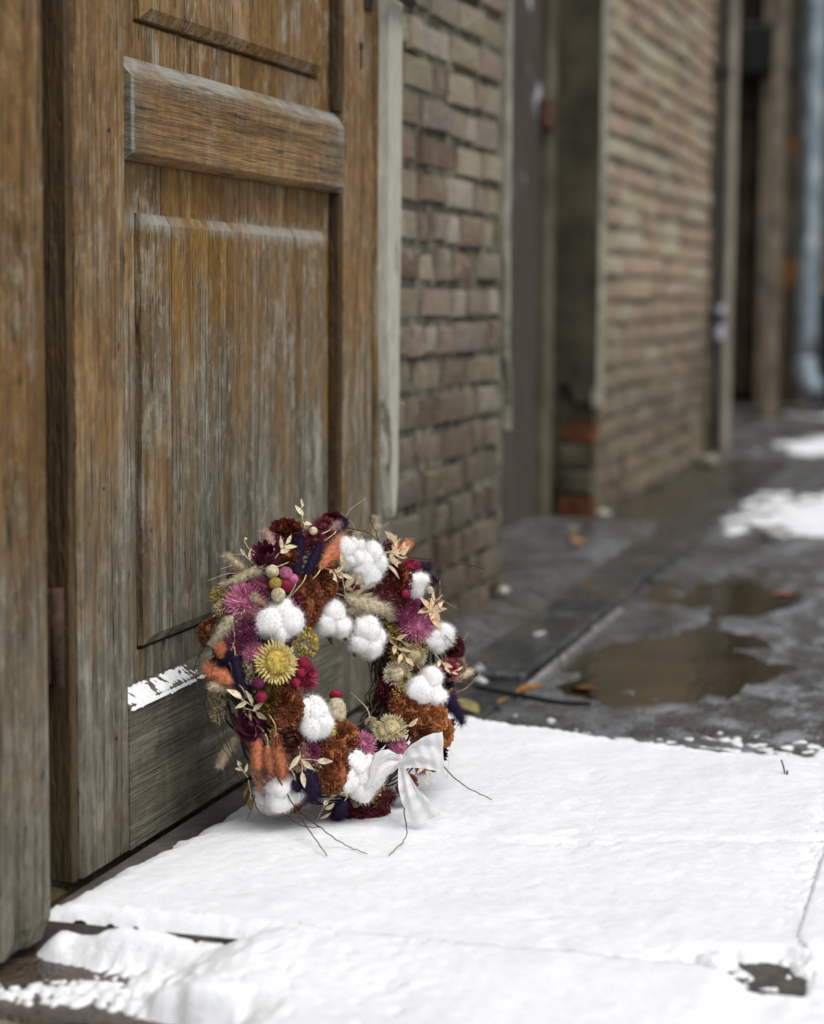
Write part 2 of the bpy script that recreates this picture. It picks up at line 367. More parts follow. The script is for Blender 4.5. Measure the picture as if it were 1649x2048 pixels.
def brick_field(root, xf, y0, y1, z0, z1, ch, hd, mat, seed, skip=None, wavy=.004):
    rk = random.Random(seed); z = z0; ci = 0; o0 = wloc(root); cnt = 0
    mes = []
    for V, F, me in BV:
        m2 = me.copy(); m2.materials.append(mat); mes.append(m2)
    while z < z1:
        y = y0-rk.uniform(0, hd*.7) if ci % 2 else y0-rk.uniform(0, hd*.3)
        while y < y1:
            L = hd*(2.05 if rk.random() < .48 else 1)*rk.uniform(.93,1.07)
            a, c_ = max(y, y0), min(y+L, y1)
            if c_-a > .03 and not (skip and skip((a+c_)/2, z+ch/2)):
                o = bpy.data.objects.new('brick', rk.choice(mes)); COL.objects.link(o); o.parent = root
                ww = wavy*math.sin(y*3+ci)
                o.location = Vector((xf+rk.uniform(-.009,.005), (a+c_)/2, z+ch/2+ww+rk.uniform(-.002,.002)))-o0
                o.scale = (1, c_-a-rk.uniform(.012,.024), ch-rk.uniform(.010,.019)); o.rotation_euler = (rk.uniform(-.02,.02), rk.uniform(-.05,.05), rk.uniform(-.02,.02))
                cnt += 1
            y += L
        z += ch; ci += 1
    return cnt
def upper_bricks(root, xf, y0, y1, z0, z1, ch, hd, mat, seed):
    """bricks above the part in view, joined"""
    rk = random.Random(seed); B = MB(); z = z0; ci = 0
    while z < z1-ch*.5:
        y = y0-(hd*.5 if ci % 2 else 0)
        while y < y1:
            L = hd*(2.05 if rk.random() < .5 else 1); a, c_ = max(y, y0), min(y+L, y1)
            if c_-a > .03:
                V, F, me = rk.choice(BV); A = np.array(V)*(1, c_-a-.01, ch-.011)+(xf+rk.uniform(-.004,.003), (a+c_)/2, z+ch/2); B.add(A, F)
            y += L
        z += ch; ci += 1
    return tag(B.build('upper_brickwork', mat, root), kind='stuff')
# near pier beside the door
w1 = empty('brick_wall', (-1.05, 2.95, 0), 'worn yellow and pink brick pier right beside the wooden door', 'brick wall')
MB().box(-1.5,-.9545,2.50,3.345,-.1,3.3).build('mortar_core', M_mortar, w1)
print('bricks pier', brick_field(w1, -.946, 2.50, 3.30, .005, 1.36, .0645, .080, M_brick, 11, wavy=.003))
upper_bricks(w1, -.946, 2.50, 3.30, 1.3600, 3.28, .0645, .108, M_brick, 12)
ys = np.linspace(.36, 3.3, 60); V = []
for i, z in enumerate(ys):
    e = .010*(fbm(np.array([z*9]), np.array([1.]), 2)[0]-.5)
    k = .046*max(0, 1-(z-.36)/.35)*(.6+.8*vnoise(np.array([z*31.]), np.array([2.]), 3)[0])
    V += [(-1.0,3.302+e+k,z),(-.941+e*.5,3.302+e+k,z),(-.938+e*.5,3.330+k*.5,z),(-.944,3.352+e,z),(-1.2,3.352,z)]
F = [[i*5+k, i*5+k+1, (i+1)*5+k+1, (i+1)*5+k] for i in range(59) for k in range(4)]
mk('corner_render', V, F, M_plaster, w1)
# wall left of the door and over it
w0 = empty('brick_wall', (-1.1, 1.2, 0), 'strip of old brick wall at the left edge beside the door post', 'brick wall')
C0 = MB(); C0.box(-1.5,-.955,.2,1.40,-.1,3.3); C0.box(-1.5,-.955,1.40,2.50,2.18,3.3); C0.build('mortar_core', M_mortar, w0)
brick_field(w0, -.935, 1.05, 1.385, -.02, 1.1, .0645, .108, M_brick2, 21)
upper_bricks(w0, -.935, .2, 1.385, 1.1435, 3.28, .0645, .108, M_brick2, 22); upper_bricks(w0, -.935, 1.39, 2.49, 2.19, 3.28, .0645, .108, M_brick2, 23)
# second wall beyond the recess
w2 = empty('brick_wall', (-1.3, 5.9, 0), 'blurred pinkish brick wall beyond the recessed brown door', 'brick wall')
b = NB('grey_brown_mortar'); n = b.noise(b.scale(b.pos(), (20,20,20)), 1, 5, .65); M_mortar2 = b.fin(b.ramp(n, [(.3, (.07,.06,.045)), (.55, (.15,.13,.10)), (.75, (.26,.235,.19))]), .9, .1)
MB().box(-2.0,-1.101,4.76,6.73,-.1,3.6).build('mortar_core', M_mortar2, w2)
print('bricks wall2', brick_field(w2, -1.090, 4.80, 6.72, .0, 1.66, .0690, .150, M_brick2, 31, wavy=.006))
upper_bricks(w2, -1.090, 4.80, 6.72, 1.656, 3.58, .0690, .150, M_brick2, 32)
V = []; zs = np.linspace(.32, 3.6, 50)
for i, z in enumerate(zs):
    e = .02*(fbm(np.array([z*7]), np.array([5.]), 6)[0]-.5)
    V += [(-1.09,4.728,z),(-1.075,4.728,z),(-1.070,4.750,z),(-1.072,4.80+e,z),(-1.10,4.81+e,z)]
F = [[i*5+k, i*5+k+1, (i+1)*5+k+1, (i+1)*5+k] for i in range(49) for k in range(4)]
mk('corner_render', V, F, M_plaster, w2)
M_reveal = plain('dark_olive_render', (.088, .078, .052), .5, 7, .9, .1, .5, bd=.006)
zs = np.linspace(.36, 3.6, 30); V = []; ncol = 9
for z in zs:
    for k in range(ncol):
        x = -1.30+k*(.225/(ncol-1)); e = .012*(fbm(np.array([x*20]), np.array([z*6]), 9)[0]-.5)
        V.append((x, 4.726+e, z+(.04*math.sin(k*1.7) if z < .37 else 0)))
F = gridfaces(len(zs), ncol); mk('reveal_render', V, F, M_reveal, w2)
rk = random.Random(5); o0 = wloc(w2)
for zc in np.arange(.035, .38, .07):
    for xc, L in ((-1.135,.10),(-1.235,.085)):
        V, F, me = rk.choice(BV); A = np.array(V)[:, [1,0,2]]*(L, -1, .06)+(xc, 4.748+rk.uniform(-.012,.012), zc+rk.uniform(-.004,.004))
        mk('brick', A, [f[::-1] for f in F], M_orange if xc > -1.2 and (.2 < zc < .3 or zc < .05) else M_reveal, w2, org=A.mean(0))
A = np.array(BV[2][0])[:, [1,0,2]]*(.055,-1,.11)+(-1.105,4.735,.43); mk('brick', A, [f[::-1] for f in BV[2][1]], M_orange, w2, org=A.mean(0))

# ---------------------------------------------------------------- recessed brown plank door
b = NB('dark_brown_paint'); P = b.pos(); n = b.noise(b.scale(P, (40,40,5), b.rnd()), 1, 4, .6); n2 = b.noise(b.scale(P, (9,5,5)), 1, 3, .5); X, Y, Z = b.xyz(P)
c = b.ramp(n, [(.3, (.045,.034,.026)), (.7, (.088,.070,.056))])
c = b.mix(b.math('MULTIPLY', b.maprange(n2, .60, .66, 0, .9), b.maprange(Z, .85, 1.2, 0, 1)), c, (.50, .50, .54))
b.bump(n, .3, .002); M_bdoor = b.fin(c, .6, .3)
d2 = empty('plank_door', (-1.22, 4.05, 0), 'dark brown painted plank door set back in the wall recess', 'door')
yb = np.linspace(3.36, 4.55, 8)
for a, c_ in zip(yb[:-1], yb[1:]):
    V, F = bbox(-1.235, -1.20, a+.002, c_-.002, .02, 2.1, .004); mk('plank', V, F, M_bdoor, d2, org=np.mean(V, 0))
MB().box(-1.235,-1.185,4.552,4.66,0,2.16).box(-1.235,-1.185,3.35,4.55,2.102,2.16).build('frame', M_reveal, d2)
M_rust = plain('rusty_iron', (.07, .032, .016), .6, 60, .8, .3, .4)
V, F = bbox(-1.196,-1.170,4.50,4.60,1.08,1.16,.006); mk('hinge', V, F, M_rust, d2, org=np.mean(V,0))
w3 = empty('recess_wall', (-1.4, 4.05, 0), 'dark wall above and behind the recessed brown door', 'wall')
W3 = MB(); W3.box(-1.6,-1.24,3.346,4.759,-.05,3.4); W3.box(-1.24,-1.20,3.346,4.759,2.17,3.4); W3.box(-1.24,-1.203,4.665,4.72,0,2.168); W3.build('wall_body', M_reveal, w3)

# ---------------------------------------------------------------- far end of the alley
M_black = plain('black_iron', (.015,.015,.015), .3, 40, .5, .4)
M_zinc = NB('blue_grey_zinc'); b = M_zinc; P = b.pos(); n = b.noise(b.scale(P, (12,12,6)), 1, 4, .6)
c = b.ramp(n, [(.3, (.16,.21,.24)), (.5, (.27,.33,.36)), (.66, (.6,.63,.67))]); b.b.inputs['Metallic'].default_value = .35; M_zinc = b.fin(c, .42, .5)
p1 = empty('drain_pipe', (-1.058, 6.79, 0), 'thin black iron pipe running down the end of the pinkish brick wall', 'pipe')
V, F = tube([(-1.058,6.79,z) for z in np.linspace(.02,3.6,12)], .018, 10); mk('pipe', V, F, M_black, p1, smooth=True)
for z in (.55, 1.5, 2.6):
    V, F = tube([(-1.058,6.79,z-.02),(-1.058,6.79,z+.02)], .026, 10); mk('clamp', V, F, M_black, p1)
    V, F = bbox(-1.10,-1.06,6.783,6.797,z-.008,z+.008,.002); mk('bracket', V, F, M_black, p1)
mk('worn_paint_patch', *tube([(-1.0565,6.7885,.47),(-1.0565,6.7885,.60)], .0195, 10), plain('chipped_pale_paint', (.42,.43,.52), .3, 60), p1)
M_dark = plain('dark_brown_render', (.060,.045,.028), .6, 5, .9, .1, .5, bd=.01)
M_patchy = NB('patchy_far_wall'); b = M_patchy; n = b.noise(b.scale(b.pos(), (3,3,3)), 1, 4, .6); n2 = b.noise(b.scale(b.pos(), (2.3,2.3,4)), 1, 2)
M_patchy = b.fin(b.mix(b.maprange(n2, .58, .66, 0, .9), b.ramp(n, [(.3, (.028,.024,.016)), (.55, (.07,.058,.040)), (.7, (.13,.12,.09))]), (.20,.085,.025)), .9, .1)
M_beige = plain('beige_far_render', (.27,.225,.16), .3, 6, .9, .1, .4, bd=.01)
fa = empty('far_pilaster_wall', (-1.3, 7.4, 0), 'blurred pale pilaster right after the thin black pipe', 'wall')
MB().box(-2.0,-1.10,6.731,7.30,-.05,3.6).build('wall_body', M_dark, fa)
V, F = bbox(-1.18,-1.085,6.90,7.32,-.02,3.6,.01); mk('pilaster', V, F, plain('grimy_pilaster_render', (.22,.19,.145), .4, 6, .9, .1, .4, bd=.01), fa)
fb = empty('far_building', (-1.6, 10.6, 0), 'dark far building at the end of the alley with patchy orange stains', 'building')
MB().box(-6,-1.16,10.6,12.5,-.05,4.2).box(-2.2,-2.0,7.30,10.6,-.05,3.6).build('wall', M_patchy, fb)
V, F = bbox(-1.42,-1.30,10.50,10.64,-.02,4.2,.015); mk('pilaster', V, F, plain('far_pilaster_render', (.24,.20,.15), .4, 5, .9, .1), fb)
V, F = bbox(-1.60,-1.22,10.40,10.62,1.95,2.25,.02); mk('canopy', V, F, M_black, fb)
V, F = bbox(-1.58,-1.43,10.56,10.615,.05,1.75,.01); mk('door', V, F, M_dark, fb)
fc = empty('far_house', (1.5, 12.5, 0), 'beige rendered house behind the blue grey downpipe', 'house')
MB().box(-1.16,7.0,12.0,16,-.05,4.6).build('wall', M_beige, fc)
for xw in (.6, 2.2, 3.8):
    f1 = mk('window', *bbox(xw,xw+.9,11.94,12.05,1.2,2.6,.02), plain('window_frame_paint', (.45,.44,.40), .1), fc)
    mk('pane', *bbox(xw+.08,xw+.82,11.93,11.96,1.28,2.52,.005), plain('dark_window_glass', (.02,.025,.03), .1, rough=.08, spec=.5), f1)
p2 = empty('downpipe', (-1.0, 9.4, 0), 'blue grey zinc downpipe with a curved shoe at the right edge', 'downpipe')
V, F = tube([(-1.000,9.4,z) for z in np.linspace(.30,4.1,24)], .058, 16); mk('pipe', V, F, M_zinc, p2, smooth=True)
V, F = tube(spline([(-1.000,9.4,.31),(-.995,9.39,.24),(-.972,9.33,.185),(-.94,9.26,.155)], 6), .062, 16); mk('shoe', V, F, M_zinc, p2, smooth=True)
for z in (1.02, 2.2, 3.4):
    V, F = tube([(-1.000,9.4,z-.025),(-1.000,9.4,z+.025)], .066, 16); mk('collar', V, F, M_zinc, p2)
V, F = bbox(-1.212,-1.155,9.36,9.60,-.02,4.1,.01)
pw = mk('corner_post', V, F, plain('pale_grimy_pier', (.20,.165,.12), .6, 9, .9, .1)); tag(pw, 'pale grimy narrow pier just left of the blue grey downpipe', 'pier')
bn = empty('waste_bin', (-.77, 9.75, 0), 'black waste bin at the right edge behind the downpipe', 'bin')
V, F = bbox(-1.00,-.42,9.55,10.1,.04,.60,.03); mk('body', V, F, M_black, bn)
V, F = bbox(-1.01,-.41,9.53,10.12,.605,.67,.025); mk('lid', V, F, M_black, bn)
for xw in (-.93, -.49): mk('wheel', *tube([(xw-.02,10.12,.06),(xw+.02,10.12,.06)], .06, 14), M_black, bn)

# ---------------------------------------------------------------- the old wooden door
M_wv = wood('weathered_door_wood', zg=.62); M_wp = wood('weathered_panel_wood', zg=.70, zr=.38, pale=.8, edges=[(2, .712, .016)])
M_wr = wood('weathered_middle_rail_wood', True, zg=.3, topgray=(.889,.045,1.685,2.345), pale=.35, edges=[(2, .884, .018), (1, 2.335, .014), (1, 1.69, .005)])
M_wb = wood('weathered_bottom_rail_wood', True, zg=.9, zr=.5, gray=.3, pale=.3)
M_wd = wood('shaded_brown_edge_wood', zg=.05, zr=.4, gray=-.3, pale=.1, dark=.30)  # darkened wood copy: shade of door edge, gap and recess painted into its colour
M_jamb = wood('weathered_post_wood', zg=.55, zr=.40, pale=.5, dark=.8)
M_wj = wood('grey_brown_jamb_wood', zg=.62, zr=.5, gray=.15, pale=.5)
b = NB('flaking_pale_paint'); P = b.pos(); n = b.noise(b.scale(P, (30,30,8)), 1, 5, .65); n2 = b.noise(b.scale(P, (200,200,30)), 1, 3)
c = b.ramp(n2, [(.3, (.36,.345,.27)), (.7, (.50,.49,.41))]); X, Y, Z = b.xyz(P)
c = b.mix(b.maprange(b.math('ADD', n, b.maprange(Z, .6, .3, 0, .10)), .60, .68, 0, .85), c, (.15,.13,.095))
b.bump(b.math('ADD', n, n2), .5, .003); M_pale = b.fin(c, .75, .2)
door = empty('wooden_door', (-.91, 2.02, 0), 'tall weathered brown wooden door with raised panels, grey near the snow', 'door')
XD = -.910
def wbox(name, mat, x0, x1, y0, y1, z0, z1, bev=.003, parent=None):
    V, F = bbox(x0, x1, y0, y1, z0, z1, bev); return mk(name, V, F, mat, parent or door, org=np.mean(V, 0))
wbox('stile', M_wv, XD-.045, XD, 1.578, 1.6845, .003, 2.06)
wbox('stile', M_wv, XD-.045, XD, 2.3465, 2.462, .003, 2.06)
mk('edge_board', *bbox(XD-.044, XD-.004, 1.566, 1.577, .003, 2.06, .002), M_wd, door)
wbox('core_board', M_wd, XD-.045, XD-.036, 1.686, 2.345, .01, 2.05)
# bottom rail with sloping ledge on top
def rail(name, mat, z0, z1, ctop, cbot, out, endb=.0):
    y0, y1 = 1.6855, 2.3455; x0 = XD-.034; xf = XD+out
    pr = [(x0, z0), (xf-.012 if cbot else xf, z0), (xf, z0+cbot), (xf, z1-ctop), (xf-.022 if ctop else xf, z1), (x0, z1)]
    V = [];
    for k, y in enumerate((y0, y0+.0, y1-endb, y1)):
        for x, z in pr:
            if k == 3 and endb: x = min(x, xf-.012)
            V.append((x, y, z))
    m = len(pr); F = [[i*m+k, i*m+(k+1)%m, (i+1)*m+(k+1)%m, (i+1)*m+k] for i in (0,1,2) if not (i == 0 and False) for k in range(m)]
    F += [list(range(m))[::-1], list(range(3*m, 4*m))]
    return mk(name, V, F, mat, door, org=np.mean(V, 0))
rail('bottom_rail', M_wb, .004, .182, .014, 0, 0)
rail('middle_rail', M_wr, .777, .890, .024, .006, .006, .018)
rail('top_rail', M_wr, 1.90, 2.06, 0, .006, 0)
def panel(z0, z1, zb, zt, cuts, yl, yr, mat):
    xf = XD-.022; raise_ = .0135; bv = .012
    rk = random.Random(int(z0*100))
    for a, c_ in zip(cuts[:-1], cuts[1:]):
        yy = sorted({a+.0007, c_-.0007}|{v for v in (yl-.0056, yl-.005, yl-.0006, yl, yl+bv, yr-bv, yr, yr+.0006, yr+.005, yr+.0056) if a < v < c_}); z_ = [z0, zb-.0056, zb-.005, zb-.0006, zb, zb+bv, zt-bv, zt, zt+.0006, z1]
        off = rk.uniform(-.0005, .0005)
        def hgt(y, z):
            dd = min(y-yl, yr-y, z-zb, zt-z); return (0. if dd < -.0053 or z > zt+1e-6 else -.0075) if dd < -1e-6 else .0055+(raise_-.0055)*min(1., dd/bv)
        V = [(xf+off+hgt(y, z), y, z) for z in z_ for y in yy]; n = len(yy); F = []
        for i in range(len(z_)-1):
            for k in range(n-1):
                q = [i*n+k, i*n+k+1, (i+1)*n+k+1, (i+1)*n+k]; h = [V[j][0] for j in q]
                if abs((h[0]+h[2])-(h[1]+h[3])) > 1e-5:
                    F += [[q[0],q[1],q[2]],[q[0],q[2],q[3]]] if abs(h[0]-h[2]) > abs(h[1]-h[3]) else [[q[0],q[1],q[3]],[q[1],q[2],q[3]]]
                else: F.append(q)
        nb = len(V); ring = list(range(n))+[i*n+n-1 for i in range(1, len(z_))]+[(len(z_)-1)*n+k for k in range(n-2,-1,-1)]+[i*n for i in range(len(z_)-2,0,-1)]
        V += [(xf-.0135, V[j][1], V[j][2]) for j in ring]; L = len(ring)
        F += [[ring[(k+1)%L], ring[k], nb+k, nb+(k+1)%L] for k in range(L)]
        mk('panel_board', V, F, mat, door, org=np.mean(V, 0))
panel(.1825, .7765, .2245, .7195, [1.686,1.809,1.982,2.18,2.345], 1.750, 2.296, M_wp)
panel(.8905, 1.899, .937, 1.86, [1.686,1.845,2.03,2.17,2.345], 1.750, 2.285, wood('peeling_upper_panel_wood', zg=.5, pale=1.0, edges=[(1, 2.20, .05)]))
# bead mouldings down the recess sides
wbox('bead', M_wd, XD-.022, XD-.004, 2.334, 2.346, .1915, .7755, .003); wbox('bead', M_wd, XD-.022, XD-.004, 2.334, 2.346, .892, 1.898, .003)
kp = mk('keyhole', *tube([(XD+.0005,2.405,.995),(XD+.0025,2.405,.995)], .006, 14), M_black, door)
mk('keyhole_slot', *bbox(XD+.0002,XD+.0018,2.4025,2.4085,.962,.992,.0006), M_black, door)
mk('strike_mark', *bbox(XD+.0002,XD+.0012,2.400,2.4105,.946,.955,.0005), plain('old_brass', (.18,.13,.05), .3), door)
V, F = tube(spline([(XD-.0,2.43,1.082),(XD+.03,2.43,1.082),(XD+.036,2.45,1.080),(XD+.036,2.53,1.076)], 6), .0085, 10); hd_ = mk('handle', V, F, M_black, door, smooth=True)
mk('backplate', *bbox(XD+.0003,XD+.005,2.415,2.445,1.05,1.20,.002), M_black, door)
for y_, z_, r_ in ((1.648,.803,.0022),(2.405,.745,.0018),(2.425,.62,.0015),(1.63,.42,.0018),(1.655,.14,.002),(2.40,.36,.0016)):
    mk('nail_head', *tube([(XD+.0001,y_,z_),(XD+.0009,y_,z_)], r_, 8), M_black, door)
V, F = tube([(XD-.008,1.545,.22),(XD-.008,1.545,.325)], .0075, 10); M_hinge = plain('dark_rusty_hinge', (.05,.028,.018), .5, 80); hg = mk('hinge', V, F, M_hinge, door, smooth=True); mk('hinge_leaf', *bbox(XD-.03,XD-.012,1.538,1.566,.225,.32,.001), M_hinge, hg)
# frame: left post, rebate, right jamb with flaking casing, lintel
fr = empty('door_frame', (-.92, 2.0, 0), 'weathered timber door frame posts on both sides of the wooden door', 'door frame')
yv = [(-.895,1.428),(-.888,1.436),(-.887,1.474),(-.894,1.486)]
V = []
for z in (-.018, .004, .6, 2.16):
    k = 0 if z > -.01 else .006
    V += [(-1.0,1.40,z),(-.905,1.395,z),(-.896,1.402,z)]+[(x-k, y-(k if y > 1.45 else -k), z) for x, y in yv]+[(-.93,1.488,z),(-1.0,1.49,z)]
m = 9; F = [[i*m+k, i*m+k+1, (i+1)*m+k+1, (i+1)*m+k] for i in range(3) for k in range(m-1)]+[list(range(m))[::-1]]
mk('post', V, F, M_jamb, fr, org=(-.94,1.44,1))
mk('rebate', *bbox(-1.0,-.951,1.491,1.5655,-.01,2.16,.003), M_wd, fr)
mk('post', *bbox(-1.0,-.905,2.466,2.552,-.02,2.16,.004), M_wj, fr, org=(-.95,2.51,1))
zs = [.285,.30,.33,.37,.42,.50,.58,.66,.8,1.2,1.6,2.16]; y0s = [2.505,2.498,2.492,2.482,2.486,2.476,2.470,2.468,2.467,2.467,2.467,2.467]; y1s = [2.512,2.520,2.526,2.530,2.527,2.531,2.529,2.532,2.533,2.534,2.534,2.534]
V = []
for z, a, c_ in zip(zs, y0s, y1s): V += [(-.9045,a,z),(-.889,a+.003,z),(-.889,c_-.003,z),(-.9045,c_,z)]
F = [[i*4+k, i*4+(k+1)%4, (i+1)*4+(k+1)%4, (i+1)*4+k] for i in range(len(zs)-1) for k in range(4)]+[[3,2,1,0]]
cs = mk('casing', V, F, M_pale, fr); cs['label'] = 'pale flaking painted casing board with a rotted lower end'
mk('lintel', *bbox(-1.0,-.893,1.40,2.552,2.161,2.19,.004), M_jamb, fr)
mk('threshold', *bbox(-.99,-.925,1.49,2.466,-.03,-.004,.004), M_wd, fr)
# ---------------------------------------------------------------- snow
b = NB('fresh_snow'); P = b.pos(); n = b.noise(b.scale(P, (90,90,90)), 1, 5, .6); n2 = b.noise(b.scale(P, (420,420,420)), 1, 3)
n5 = b.noise(b.scale(P, (14,14,14)), 1, 4, .6)
b.bump(b.math('ADD', b.math('ADD', n, b.math('MULTIPLY', n5, 1.2)), b.math('MULTIPLY', n2, .9)), .36, .004)
b.b.inputs['Subsurface Weight'].default_value = .3; b.b.inputs['Subsurface Radius'].default_value = (.012,.014,.016); b.b.inputs['Subsurface Scale'].default_value = .4
M_snow = b.fin(b.ramp(n, [(.3, (.80,.81,.825)), (.6, (.87,.875,.88))]), .5, .3)
def snow_sheet(name, x0, x1, y0, y1, res, fn, label=None, cat=None):
    xs = np.arange(x0, x1, res); ys = np.arange(y0, y1, res); A, B = np.meshgrid(xs, ys, indexing='ij')
    base, T, key = fn(A, B)
    Z = base+np.clip(T, -.006, 1)
    F = gridfaces(len(xs), len(ys)); t = T.ravel()[F]; kk = key.ravel()[F]
    keep = (t.max(1) > -.003) & (kk.max(1) == kk.min(1))
    F = F[keep]; used = np.unique(F); mp = -np.ones(A.size, int); mp[used] = np.arange(len(used))
    V = np.stack([A, B, Z], -1).reshape(-1, 3)[used]
    o = mk(name, V, mp[F], M_snow, org=(0,0,0), smooth=True); tag(o, label, cat, kind='stuff'); return o
def slab_snow(u, v):
    """u, v run over the doorstep from its front left corner"""
    x = -.905+.758*u; y = front_y(x)+(back_y(x)-front_y(x))*v
    hi = fbm(x*55, y*55, 40, 4)-.5; mid = fbm(x*16, y*16, 30, 4)-.5; lo = fbm(x*4, y*4, 33, 3)-.5; vh = fbm(x*160, y*160, 44, 3)-.5
    ts = .013+.013*lo+.006*mid+.0020*hi+.0008*vh
    ts = ts-.004*np.exp(-((y-1.86-.35*(x+.5)+.1*mid)/.012)**2)*sstep(-.1,.25,lo+mid)-.004*np.exp(-((x+.42+.15*(y-1.7)+.10*lo)/.02)**2)*sstep(.0,.2,mid)
    dd = x-(-.8985+.0945*(y-1.50)+.022*mid+.020*hi+.010*vh)
    ts = np.where(dd < .03, (ts+.006)*np.sqrt(np.clip(dd/.03, 0, 1))-.006, ts)
    cr = np.sqrt(((x+.155)/.12)**2+((y-1.560)/.055)**2)
    ts = ts-.022*sstep(1.25,.1,cr+1.3*hi+.8*mid+.5*vh)
    lip = sstep(-.65,-.58,x+.03*mid)*sstep(-.20,-.26,x+.04*mid)*.02
    e = np.minimum(lip+y-front_y(x)+.006*mid+.004*vh, back_y(x)-y+.012*hi+.01*mid); ts = np.where(e < .014, (ts+.004)*np.sqrt(np.clip(e/.014, 0, 1))-.004+.003, ts)
    ts = ts-.016*sstep(.06,.0,-.147-x)*sstep(.08,.25,vh+hi+.5*mid)*sstep(1.6,1.75,y)*sstep(2.2,2.0,y)
    return x, y, np.zeros(x.shape), ts
def slab_sheet():
    us = np.linspace(0, 1, 215); vs_ = np.linspace(0, 1, 240); A, B = np.meshgrid(us, vs_, indexing='ij')
    x, y, base, T = slab_snow(A, B); Z = np.clip(T, -.006, 1); F = gridfaces(215, 240); F = F[T.ravel()[F].max(1) > -.003]
    used = np.unique(F); mp = -np.ones(A.size, int); mp[used] = np.arange(len(used))
    tag(mk('snow', np.stack([x, y, Z], -1).reshape(-1, 3)[used], mp[F], M_snow, org=(0,0,0), smooth=True), 'thick fresh white snow lying on the doorstep slab under the wreath', 'snow', kind='stuff')
slab_sheet()
def near_snow(x, y):
    fy, by = front_y(x), back_y(x)
    hi = fbm(x*55, y*55, 40, 4)-.5; mid = fbm(x*16, y*16, 30, 4)-.5; lo = fbm(x*4, y*4, 33, 3)-.5; vh = fbm(x*160, y*160, 44, 3)-.5
    gz = ground_z(x, y)
    buried = np.maximum(sstep(-.63,-.50,x+.05*mid)*sstep(-.19,-.24,x+.03*mid), sstep(-.845,-.875,x+.03*mid))
    near = 1-sstep(0,.12,fy-y); flat = sstep(-.74,-.64,x+.04*mid)*sstep(-.19,-.24,x+.03*mid)
    tn = .016+.006*lo+.004*mid+.005*hi+.004*vh
    tn = tn+near*(.006+.013*(buried-flat).clip(0,1)+.010*sstep(-.86,-.80,x)*sstep(-.70,-.78,x))+.006*sstep(-.6,-.4,x)
    thin = np.minimum(.0052+.012*mid+.040*hi+.085*vh, .0055+.008*hi)
    pt = sstep(-.66,-.78,x+.1*mid)*sstep(.012,.035,fy-y)
    tn = tn*(1-pt)+thin*pt
    tn = tn*(1-flat)+flat*np.maximum(tn, .0155+.013*lo+.006*mid+.002*hi+.001*vh-.012*sstep(0,.14,fy-y)-gz)
    bare = np.exp(-(((x+.835)/.045)**2+((y-1.428)/.02)**2))*.009+np.exp(-(((x+.93)/.05)**2+((y-1.45)/.05)**2))*.06
    patchy = sstep(-.55,-.80,x)
    tn = tn-bare-.03*sstep(-.3,-.6,x)*np.clip(vh+.6*hi-.12, 0, .4)
    tn = tn-.05*sstep(1.356,1.330,y-.10*(x+.863)+.03*mid+.02*hi)*sstep(-.58,-.67,x)
    tr = .012+.012*mid+.010*lo-.08*np.clip(vh*.8+hi+.4*mid-.10, 0, .2)*sstep(1.58,1.70,y)
    tn = np.where(x > -.147, np.where(y < 1.56, np.maximum(tn, .024), tr), tn)
    we = sstep(-.04,-.10,x)*sstep(-.20,-.16,x)*sstep(1.60,1.66,y)
    tn = tn*(1-we)+we*np.maximum(tn, .0145+.013*lo+.006*mid+.002*hi-gz)
    tb = .010-.10*sstep(0,.34,y-by)+.085*sstep(-.66,-.10,x)*(1-sstep(.02,.60,y-by))-.040+.012*sstep(-.5,-.2,x)+.07*mid+.17*hi+.09*vh
    tb = np.minimum(tb*.10, .0016+.006*mid)
    tn = np.where(y > by-.012-.09*sstep(-.155,-.175,x), tb, tn)
    tn = np.where((x < -.895) & (y > 1.49), -.02, tn)
    inside = (y > fy+.004+.014*flat) & (y < by-.010) & (x < -.148-.022*sstep(1.60,1.66,y)) & (x > -.90)
    z = np.where(inside, np.minimum(gz+tn, -.008), gz+tn)
    return gz, z-gz, inside.astype(int)*0
snow_sheet('snow', -.97, .35, 1.20, 2.85, .0045, near_snow, 'patchy white snow on the ground around the snowy doorstep', 'snow')
def patch_fn(cx, cy, ax, ay, sd, th=.02):
    def fn(x, y):
        d = ((x-cx)/ax)**2+((y-cy)/ay)**2
        return ground_z(x, y), np.minimum((th*(1-d)+.05*(fbm(x*9, y*7, sd)-.5)+.055*(fbm(x*34, y*26, sd+3)-.5))*.5, .010), np.zeros(x.shape, int)
    return fn
snow_sheet('snow_patch', -1.05, .7, 6.6, 9.0, .025, patch_fn(-.35,7.7,.52,.62,61,.03), 'farther white snow patch near the end of the alley', 'snow')
snow_sheet('snow_patch', -.85, .9, 4.5, 6.4, .018, patch_fn(-.20,5.25,.52,.62,65,.03), 'nearer white snow patch on the wet alley ground', 'snow')
snow_sheet('snow_patch', -1.25, -.6, 9.0, 10.4, .02, patch_fn(-.95,9.9,.16,.35,69,.012), 'small thin snow patch by the foot of the downpipe', 'snow')
